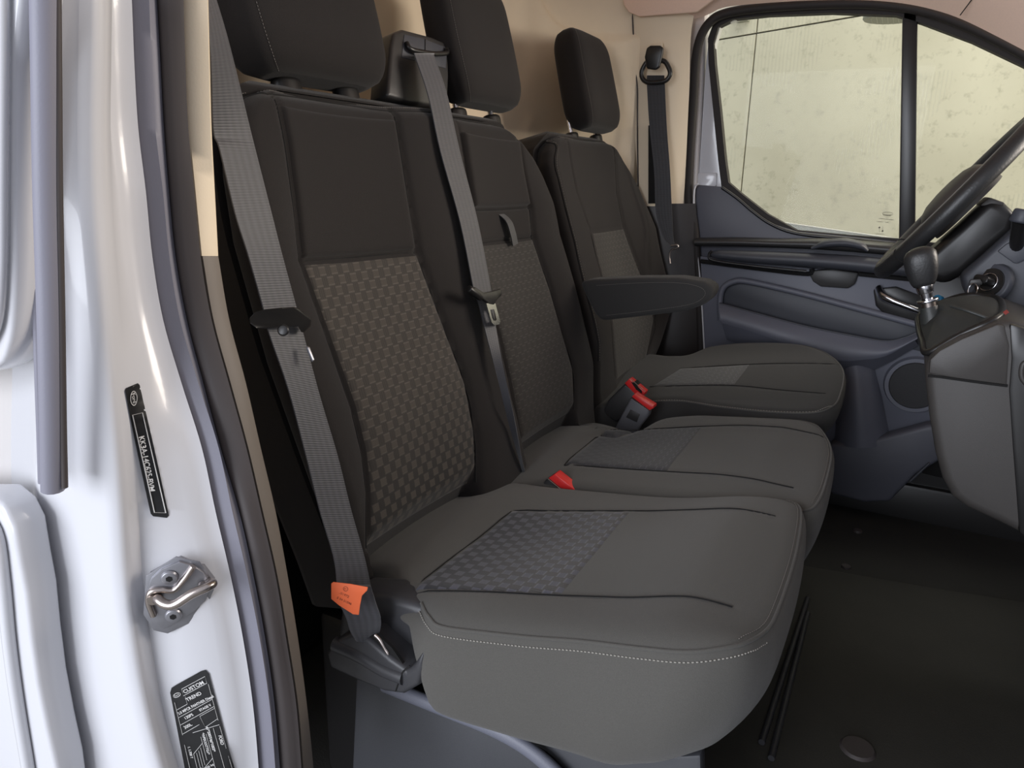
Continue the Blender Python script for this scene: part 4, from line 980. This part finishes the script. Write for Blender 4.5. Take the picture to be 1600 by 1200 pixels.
# orange tag
tagp=[onY(x,y,yy) for x,y,yy in [(518,911,-.742),(521,909,-.742),(548,912,-.734),(575,917,-.727),(574,922,-.727),(566,930,-.729),(563,945,-.730),(561,960,-.730),(552,959,-.733),(530,945,-.739),(518,935,-.742)]]
tn_=np.cross(tagp[3]-tagp[0],tagp[8]-tagp[0]); tn_/=np.linalg.norm(tn_); 
if tn_@(CAM-tagp[0])<0: tn_=-tn_
ot=slab('orange_tag',tagp,tn_*.0012,'orange',b1,bevel=.0004)
ot['label']='orange paper tag with small brown print'
tx=tagp[3]-tagp[1]; tx/=np.linalg.norm(tx); tyv=np.cross(tn_,tx)
def tgp(x,y): return onP(x,y,tagp[0]+tn_*.0016,tn_)
c=tgp(540,920); tube('printed_circle',[c+tx*.0026*math.cos(a)+tyv*.0030*math.sin(a) for a in np.linspace(0,2*math.pi,20,endpoint=False)],.0003,'print_b',ot,4,closed=True)
text_mesh('printed_text','E1',.003,c-tx*.0017-tyv*.001,tx,tyv,'print_b',ot)
tx2=tgp(546,932)-tgp(530,924.5); tx2/=np.linalg.norm(tx2); ty2=np.cross(tn_,tx2)
text_mesh('printed_text','001972',.0042,tgp(529,927),tx2,ty2,'print_b',ot); text_mesh('printed_text','E 04 01046',.0042,tgp(526,935),tx2,ty2,'print_b',ot,sx=.95)
# steel anchor eye in the cover
tube('anchor_eye',spline([onY(x,y,-.700) for x,y in [(586,992),(594,1000),(602,1014),(607,1024),(598,1030)]],6),.0024,'chrome_w',b1,8)
slab('anchor_strap',[onY(x,y,-.694) for x,y in [(556,1000),(586,1000),(606,1024),(600,1030),(575,1018)]],(0,.003,0),'zinc',b1,bevel=.0008)
slab('anchor_well',[onY(x,y,-.6995) for x,y in [(546,994),(560,998),(590,992),(612,1012),(630,1038),(626,1044),(560,1010)]],(0,.004,0),'seam',b1,bevel=0)

# centre belt, lying over the bench back
def bw(x,y,w_): a=b2(x,y,w_); return BP(a[0],a[1],w_)
b2_=thing('seat_belt',bw(820,745,.02),'grey seat belt with bright tongue running down from the black housing between the bench headrests','seat belt')
LA=[(648,84,.0),(649,90,.008),(669,150,.02),(688,237,.026),(719,349,.030),(740,453,.034),(747,472,.034),(760,525,.034),(774,578,.034),(795,661,.030),(812,720,.022),(819,752,.012)]
RA=[(679,84,.0),(679,91,.008),(697,143,.02),(719,240,.026),(746,345,.030),(767,453,.034),(770,476,.036),(776,520,.040),(786,572,.044),(804,655,.044),(815,715,.034),(824,750,.020)]
strap3('webbing',[bw(*p) for p in LA],[bw(*p) for p in RA],'web',b2_)
tb=[bw(x,y,.044) for x,y in [(732,452),(738,449),(752,458),(768,455),(778,452),(780,462),(772,470),(768,477),(761,476),(750,468),(738,460)]]
slab('latch_body',tb,BN*.006,'plastic_dk',b2_,bevel=.002,seg=3)
cyl('latch_collar',bw(732,451,.045),bw(752,466,.045),.0062,.0052,'plastic_dk',b2_,14,bevel=.002)
to=[(760,474),(774,474),(782,503),(780,507),(772,508),(768,503)]; ti=[(766,484),(772,483),(776,499),(775,501),(771,501),(769,497)]
V=[];n=len(to)
for ringp,wv_ in ((to,.046),(ti,.046),(ti,.049),(to,.049)):
    for x,y in ringp: V.append(bw(x,y,wv_))
F=[]
for k in range(4):
    a=k*n;bb=((k+1)%4)*n
    for i in range(n): j=(i+1)%n; F.append((a+i,a+j,bb+j,bb+i))
mk('latch_plate',V,F,'chrome',b2_,True,angle=30)

# driver belt on the far pillar
b3=thing('seat_belt',onY(1050,385,.74),'dark seat belt hanging from a pivoting guide on the cream far pillar','seat belt')
strap('webbing',[(1011,118),(1011,135),(1015,200),(1022,267),(1025,333),(1037,372),(1049,384)],[(1038,118),(1039,135),(1042,200),(1047,267),(1050,333),(1052,370),(1055,384)],[.775,.77,.765,.755,.745,.735,.73],'web_d',b3,RY=[.778,.773,.768,.758,.748,.738,.733],thick=.002)
dr=[onY(x,y,.768) for x,y in [(1014,95),(1004,108),(1003,120),(1010,128),(1025,129),(1040,126),(1047,116),(1044,104),(1036,95)]]
tube('pivot_ring',spline(dr,5,closed=True),.0065,'plastic_dk',b3,10,closed=True)
slab('pivot_cover',[onY(x,y,.762) for x,y in [(1012,76),(1018,72),(1033,72),(1038,76),(1037,84),(1032,106),(1026,110),(1012,108),(1009,90)]],(0,-.012,0),'plastic_dk',b3,bevel=.004,seg=3)
slab('slide_plate',[onY(x,y,.79) for x,y in [(1017,69),(1035,67),(1036,74),(1017,76)]],(0,-.004,0),'cream',b3,bevel=.001)
tube('anchor_hook',spline([onY(x,y,.73) for x,y in [(1048,384),(1058,383),(1059,387),(1049,391),(1046,400),(1047,412)]],5),.0025,'chrome_w',b3,8)

# ================================================================ BUCKLES
def buckle(label,loc,body,bd,btn,bt_d,n_,slot=None,mark=None,group=None):
    t=thing('belt_buckle',loc,label,'belt buckle',group)
    slab('buckle_body',body,bd,'buckle_grey' if 'grey' in label else 'plastic',t,bevel=.004,seg=3)
    slab('release_button',btn,bt_d,'red',t,bevel=.001)
    if slot is not None: slab('latch_slot',slot,bt_d*1.12,'seam',t,bevel=0)
    return t
YB=-.243
bA=buckle('single seat belt buckle with red button between the two bench places',onY(868,760,YB),
  [onY(x,y,YB) for x,y in [(851,751),(862,743),(892,766),(886,776),(862,800),(836,792),(841,768)]],np.array((0,.024,0)),
  [onY(x,y,YB-.002) for x,y in [(857,747),(867,740.5),(898,765),(896,769),(887,772.5)]],np.array((0,.022,0)),None)
tube('silver_trim',[onY(x,y,YB-.003) for x,y in ((856,748),(886,773))],.0009,'chrome',bA,6)
def plate(x0,y0,YY): return onY(x0,y0,YY)
YB=.205
bB=buckle('grey seat belt buckle with red button, front of the pair beside the driver cushion',onY(990,650,YB),
  [onY(x,y,YB) for x,y in [(986,621),(1015,640),(1013,650),(999,668),(985,690),(958,678),(964,662)]],np.array((0,.022,0)),
  [onY(x,y,YB-.002) for x,y in [(987,620),(991,616),(1021,634),(1021,638),(1015,641)]],np.array((0,.024,0)),None)
slab('press_mark',[onY(x,y,YB-.0012) for x,y in [(985,640),(1000,647),(995,660),(978,652)]],(0,.002,0),'plastic',bB,bevel=.0005)
tube('silver_trim',[onY(x,y,YB-.003) for x,y in ((986,621.5),(1015,641.5))],.0009,'chrome',bB,6)
YB=.250
bC=buckle('black seat belt buckle with red slotted button, rear one beside the driver cushion',onY(975,630,YB),
  [onY(x,y,YB) for x,y in [(976,600),(1001,618),(990,640),(962,660),(942,645),(950,625)]],np.array((0,.024,0)),
  [onY(x,y,YB-.002) for x,y in [(976,599),(983,592),(1008,613),(1005,619),(995,619)]],np.array((0,.024,0)),None,
  slot=[onY(x,y,YB-.003) for x,y in [(986,597),(991,598),(1003,611),(1003,615),(994,609)]])
tube('silver_trim',[onY(x,y,YB-.004) for x,y in ((985,592),(1008,612))],.0008,'chrome',bC,6)

# ================================================================ STEERING WHEEL AND COLUMN
WC=np.array((.650,.475,.866)); E1=np.array((.59,0,.807)); E1/=np.linalg.norm(E1); E2=np.array((0,1,0.)); WN=np.cross(E1,E2); 
if WN[0]>0: WN=-WN
sw=thing('steering_wheel',WC,'black leather steering wheel seen edge-on in front of the far window','steering wheel')
RW=.190
torus_arc('rim',WC,E1,E2,RW,.0165,0,2*math.pi,'leather',sw,n=96,sides=18)
torus_arc('rim_seam',WC+WN*.0165,E1,E2,RW,.0012,0,2*math.pi,'thread_d',sw,n=96,sides=6)
for a in (2.35,-2.35):
    p_=WC+(E1*math.cos(a)+E2*math.sin(a))*RW
    tube('rim_joint',[p_+WN*.017*math.cos(t)+(E1*math.cos(a)+E2*math.sin(a))*.017*math.sin(t) for t in np.linspace(0,2*math.pi,20,endpoint=False)],.0009,'seam',sw,5,closed=True)
# spokes and airbag hub
for a,wd in ((math.pi/2+.15,.055),(-math.pi/2-.15,.055),(math.pi,.06)):
    u_=E1*math.cos(a)+E2*math.sin(a); s_=np.cross(WN,u_)
    slab('spoke',[WC+u_*.05-s_*wd*.6+WN*-.005,WC+u_*.12-s_*wd*.42+WN*-.004,WC+u_*.182-s_*wd*.5,WC+u_*.182+s_*wd*.5,WC+u_*.12+s_*wd*.42+WN*-.004,WC+u_*.05+s_*wd*.6+WN*-.005],WN*.016,'plastic_g' if a<3 else 'plastic_con',sw,bevel=.004)
rings=[]
for k,(q,hh) in enumerate(((1.0,-.03),(1.0,-.005),(.97,.010),(.85,.021),(.6,.028),(.25,.031))):
    rings.append([WC+WN*hh+(E1*math.copysign(abs(math.cos(t))**.7,math.cos(t))*.078+E2*math.copysign(abs(math.sin(t))**.7,math.sin(t))*.095)*q for t in np.linspace(0,2*math.pi,40,endpoint=False)])
loft('airbag_cover',rings,'plastic_con',sw,angle=60)
# column shroud
cs=thing('steering_column',onY(1530,370,.42),'black steering column shroud with stalk and ignition key behind the wheel','steering column')
slab('shroud',[onY(x,y,.41) for x,y in [(1500,352),(1546,309),(1571,318),(1592,338),(1584,362),(1540,398),(1505,430),(1478,446),(1448,436),(1440,405)]],(0,.12,0),'plastic_dk',cs,bevel=.018,seg=4)
slab('shroud_top',[onY(x,y,.415) for x,y in [(1538,315),(1546,308),(1571,317),(1568,323),(1530,322)]],(0,.11,0),'plastic_con',cs,bevel=.004)
st_=spline([onY(x,y,yy) for x,y,yy in ((1584,400,.40),(1588,385,.36),(1592,360,.33),(1595,342,.31))],5)
tube('stalk',st_,np.interp(np.linspace(0,1,len(st_)),[0,1],[.011,.014]),'plastic_dk',cs,14)
c=onY(1596,338,.305); cyl('stalk_knob',c-np.array((.0,0,.012)),c+np.array((.004,0,.012)),.019,.017,'plastic_g',cs,22,bevel=.004)
c=onY(1586,393,.40); torus_arc('stalk_boot',c,ex,ez,.016,.006,0,2*math.pi,'plastic_dk',cs,n=28,sides=10)
# lower dash panel
ds=thing('dashboard',onY(1560,480,.30),'grey lower dashboard and centre console with the gear lever','dashboard')
slab('lower_panel',[onY(x,y,.36) for x,y in [(1502,432),(1542,398),(1586,358),(1720,260),(1800,640),(1620,540),(1585,520),(1560,500),(1508,462)]],(0,.10,0),'plastic_g',ds,bevel=.010,seg=3)
slab('switch_panel',[onY(x,y,.352) for x,y in [(1559,393),(1572,382),(1600,368),(1625,395),(1590,412),(1584,411)]],(0,.02,0),'plastic_g',ds,bevel=.002)
c=onY(1549,443,.352); nI=np.array((-.62,-.72,.30)); nI/=np.linalg.norm(nI); aI=np.cross(nI,(0,0,1.)); aI/=np.linalg.norm(aI); bI=np.cross(aI,nI)
cyl('ignition_bezel',c-nI*.006,c+nI*.006,.040,.037,'plastic_g',ds,40,bevel=.003)
cyl('ignition_well',c+nI*.004,c+nI*.0085,.029,.027,'plastic_dk',ds,36)
torus_arc('ignition_ring',c+nI*.010,aI,bI,.0165,.0016,0,2*math.pi,'chrome',ds,n=40,sides=8)
ky=thing('ignition_key',c+nI*.02,'black car key in the ignition with a small steel key ring','key')
slab('key_head',[c+nI*.012+aI*a_+bI*b_ for a_,b_ in ((-.016,-.004),(-.012,-.008),(.010,-.008),(.014,-.003),(.014,.004),(.010,.008),(-.012,.008),(-.016,.003))],nI*.024,'plastic_dk',ky,bevel=.003)
kc=onY(1520,453,.30); torus_arc('key_ring',kc,aI*.8+bI*.2,bI,.0115,.0010,0,2*math.pi,'chrome',ky,n=32,sides=6)
slab('key_blade_head',[onY(x,y,.315) for x,y in [(1513,446),(1516,437),(1532,436),(1536,443),(1530,447)]],(0,.008,0),'plastic',ky,bevel=.002)
# centre console
Yc=.03
cons=[onY(x,y,Yc) for x,y in [(1446,592),(1447,572),(1455,552),(1500,527),(1560,503),(1580,498),(1640,520),(1700,560),(1720,900),(1640,866),(1600,838),(1560,818),(1510,795),(1488,778),(1473,750),(1462,710),(1452,650)]]
slab('console_body',cons,(0,.30,0),'plastic_con',ds,bevel=.022,seg=5)
slab('console_upper',[onY(x,y,Yc-.002) for x,y in [(1451,584),(1453,562),(1468,548),(1502,530),(1558,507),(1570,508),(1578,540),(1574,604),(1500,594)]],(0,.02,0),'plastic_con',ds,bevel=.004)
tube('console_seam',spline([onY(x,y,Yc-.0025) for x,y in [(1450,587),(1470,589),(1520,596),(1574,603)]],4),.0022,'seam',ds,6)
slab('console_side',[onY(x,y,Yc-.004) for x,y in [(1577,505),(1600,512),(1700,560),(1720,900),(1640,866),(1592,834),(1582,700),(1576,610),(1580,560)]],(0,.02,0),'plastic_dk',ds,bevel=.006)
tube('handle_trim',spline([onY(x,y,Yc-.006) for x,y in [(1640,560),(1604,566),(1597,575),(1597,590),(1604,600)]],4),.004,'plastic_con',ds,8)
sym=onY(1570,488,.25)
# gaiter
Gb=[onY(1450,551,.06),onY(1500,524,.055),onY(1553,500,.06),onY(1567,484,.14),onY(1556,466,.27),onY(1510,462,.30),onY(1470,474,.30),onY(1438,492,.26),onY(1436,512,.18),onY(1442,535,.10)]
tube('gaiter_frame',spline(Gb,5,closed=True),.006,'plastic_dk',ds,8,closed=True)
neck=onY(1450,484,.17); 
gr=spline(Gb,5,closed=True); ng_=len(gr); 
gm=[]
for q in np.linspace(0,1,12):
    ring=[]
    for i,p in enumerate(gr):
        a=2*math.pi*i/ng_
        ncr=neck+np.array((math.cos(a+3.6)*-.017,math.sin(a+3.6)*-.017,0))
        s=1-(1-q)**1.0; pt=p*(1-s)+ncr*s; pt=pt+np.array((0,0,.010*math.sin(math.pi*q)**.9*(1+.45*math.sin(a*3+1.2)))); ring.append(pt)
    gm.append(ring)
pk=onY(1516,459,.16)
loft('gaiter',gm,'leather2',ds,caps=False,angle=70)
tube('gaiter_crease',spline([onY(1545,498,.075),onY(1512,486,.08),onY(1485,478,.10)],6),.0025,'leather2',ds,8)
gl_=thing('gear_lever',neck,'black gear lever knob with a polished metal collar on the console','gear lever')
def gp(x,y): return onY(x,y,.165)
ax_=gp(1433,412)-gp(1449,484); ax_/=np.linalg.norm(ax_)
k0=gp(1444,446); 
prof=[(.0,.0155),(.006,.0185),(.016,.0215),(.030,.0240),(.044,.0248),(.055,.0235),(.062,.019),(.066,.011),(.0675,.004)]
side_=np.cross(ax_,(0,1,0)); side_/=np.linalg.norm(side_); sd2=np.cross(ax_,side_)
loft('knob',[[k0+ax_*d_+side_*(-.004*d_/.06)+(side_*math.copysign(abs(math.cos(t))**.75,math.cos(t))*1.08+sd2*math.copysign(abs(math.sin(t))**.75,math.sin(t))*.95)*r_ for t in np.linspace(0,2*math.pi,28,endpoint=False)] for d_,r_ in prof],'leather',gl_,angle=70)
cyl('collar',k0-ax_*.014,k0+ax_*.004,.0125,.0150,'chrome',gl_,24,bevel=.001)
cyl('shaft',k0-ax_*.026,k0-ax_*.013,.0090,.0100,'chrome',gl_,20)
cyl('reverse_ring',k0-ax_*.030,k0-ax_*.025,.0175,.0175,'chrome',gl_,24,bevel=.001)
cyl('lower_sleeve',k0-ax_*.040,k0-ax_*.029,.0115,.0120,'chrome_w',gl_,20)
cyl('boot_neck',k0-ax_*.066,k0-ax_*.038,.0180,.0135,'leather2',gl_,20)
bb_=thing('console_button',onY(1468,470,.33),'small blue round button with a silver edge behind the gear lever','button')
c=onY(1468,470,.33); cyl('button_face',c,c+np.array((-.006,-.008,.004)),.010,.009,'blue',bb_,20,bevel=.001)
tube('button_edge',spline([onY(1467,479,.32),onY(1476,474,.32),onY(1480,468,.32)],4),.0014,'chrome',bb_,6)
tube('red_symbol',[onY(1569,490,.05),onY(1575,486,.05)],.003,'red_dull',ds,5)

# ================================================================ LAMP reflection in the glass, built as an object outside, small things on the hall wall
lc=onW(1394,40,.6); 
lm=thing('lamp_reflection',lc,'pale reflection of a round lamp in the driver window, built as a lamp outside','lamp')
rings=[]
for q,h_ in ((.16,.14),(.5,.13),(.9,.09),(1,.05),(1,.03),(.96,.025)):
    rings.append([lc+np.array((.115*q*math.cos(t),.115*q*math.sin(t),h_)) for t in np.linspace(0,2*math.pi,40,endpoint=False)])
loft('lamp_shade',rings,'lamp',lm)
for k in range(-4,5):
    q=math.sqrt(1-(k/5)**2)*.10; tube('grille_bar',[lc+np.array((k*.020,-q,.024)),lc+np.array((k*.020,q,.024))],.0025,'lamp',lm,6)
cyl('lamp_stem',lc+np.array((0,0,.13)),lc+np.array((0,0,.9)),.012,.012,'lamp',lm,10)
jb=thing('junction_box',onW(1156,28,.05),'small grey box fixed high on the concrete wall','box')
slab('box_body',[onW(x,y,.05) for x,y in [(1145,24),(1164,23),(1166,31),(1148,34)]],wn*-.05,'lamp',jb,bevel=.004)
slab('box_cable',[onW(x,y,.05) for x,y in [(1172,20),(1175,20),(1174,27),(1173,27)]],wn*-.02,'lamp',jb,bevel=0)

# near A pillar and the open passenger door, standing ahead of the camera's field
struct(slab('trim_3',[(1.02,-.90,-.1),(1.20,-.90,-.1),(1.20,-.90,.8),(.95,-.80,1.42),(.85,-.80,1.42),(1.02,-.90,.8)],(0,.06,0),'paint',bevel=.01),'white painted front pillar on the near side')
od_=bpy.data.objects.new('door_3',None); COL.objects.link(od_); od_.location=(1.1,-1.3,.4); struct(od_,'open front passenger door')
slab('door_shell',[(1.06,-.93,-.25),(1.22,-1.95,-.25),(1.22,-1.95,.80),(1.06,-.93,.80)],(.07,.01,0),'plastic_g',od_,bevel=.01)
slab('door_frame_bar',[(1.22,-1.95,.80),(1.22,-1.90,.80),(1.12,-1.72,1.40),(1.0,-.93,1.40),(1.0,-.93,1.44),(1.12,-1.78,1.44)],(.05,0,0),'paint',od_,bevel=.004)

slab('dash_top',[(.98,-.86,.55),(1.28,-.86,.55),(1.28,.84,.55),(.98,.84,.55)],(0,0,.30),'plastic_dk',ds,bevel=.05,seg=4)
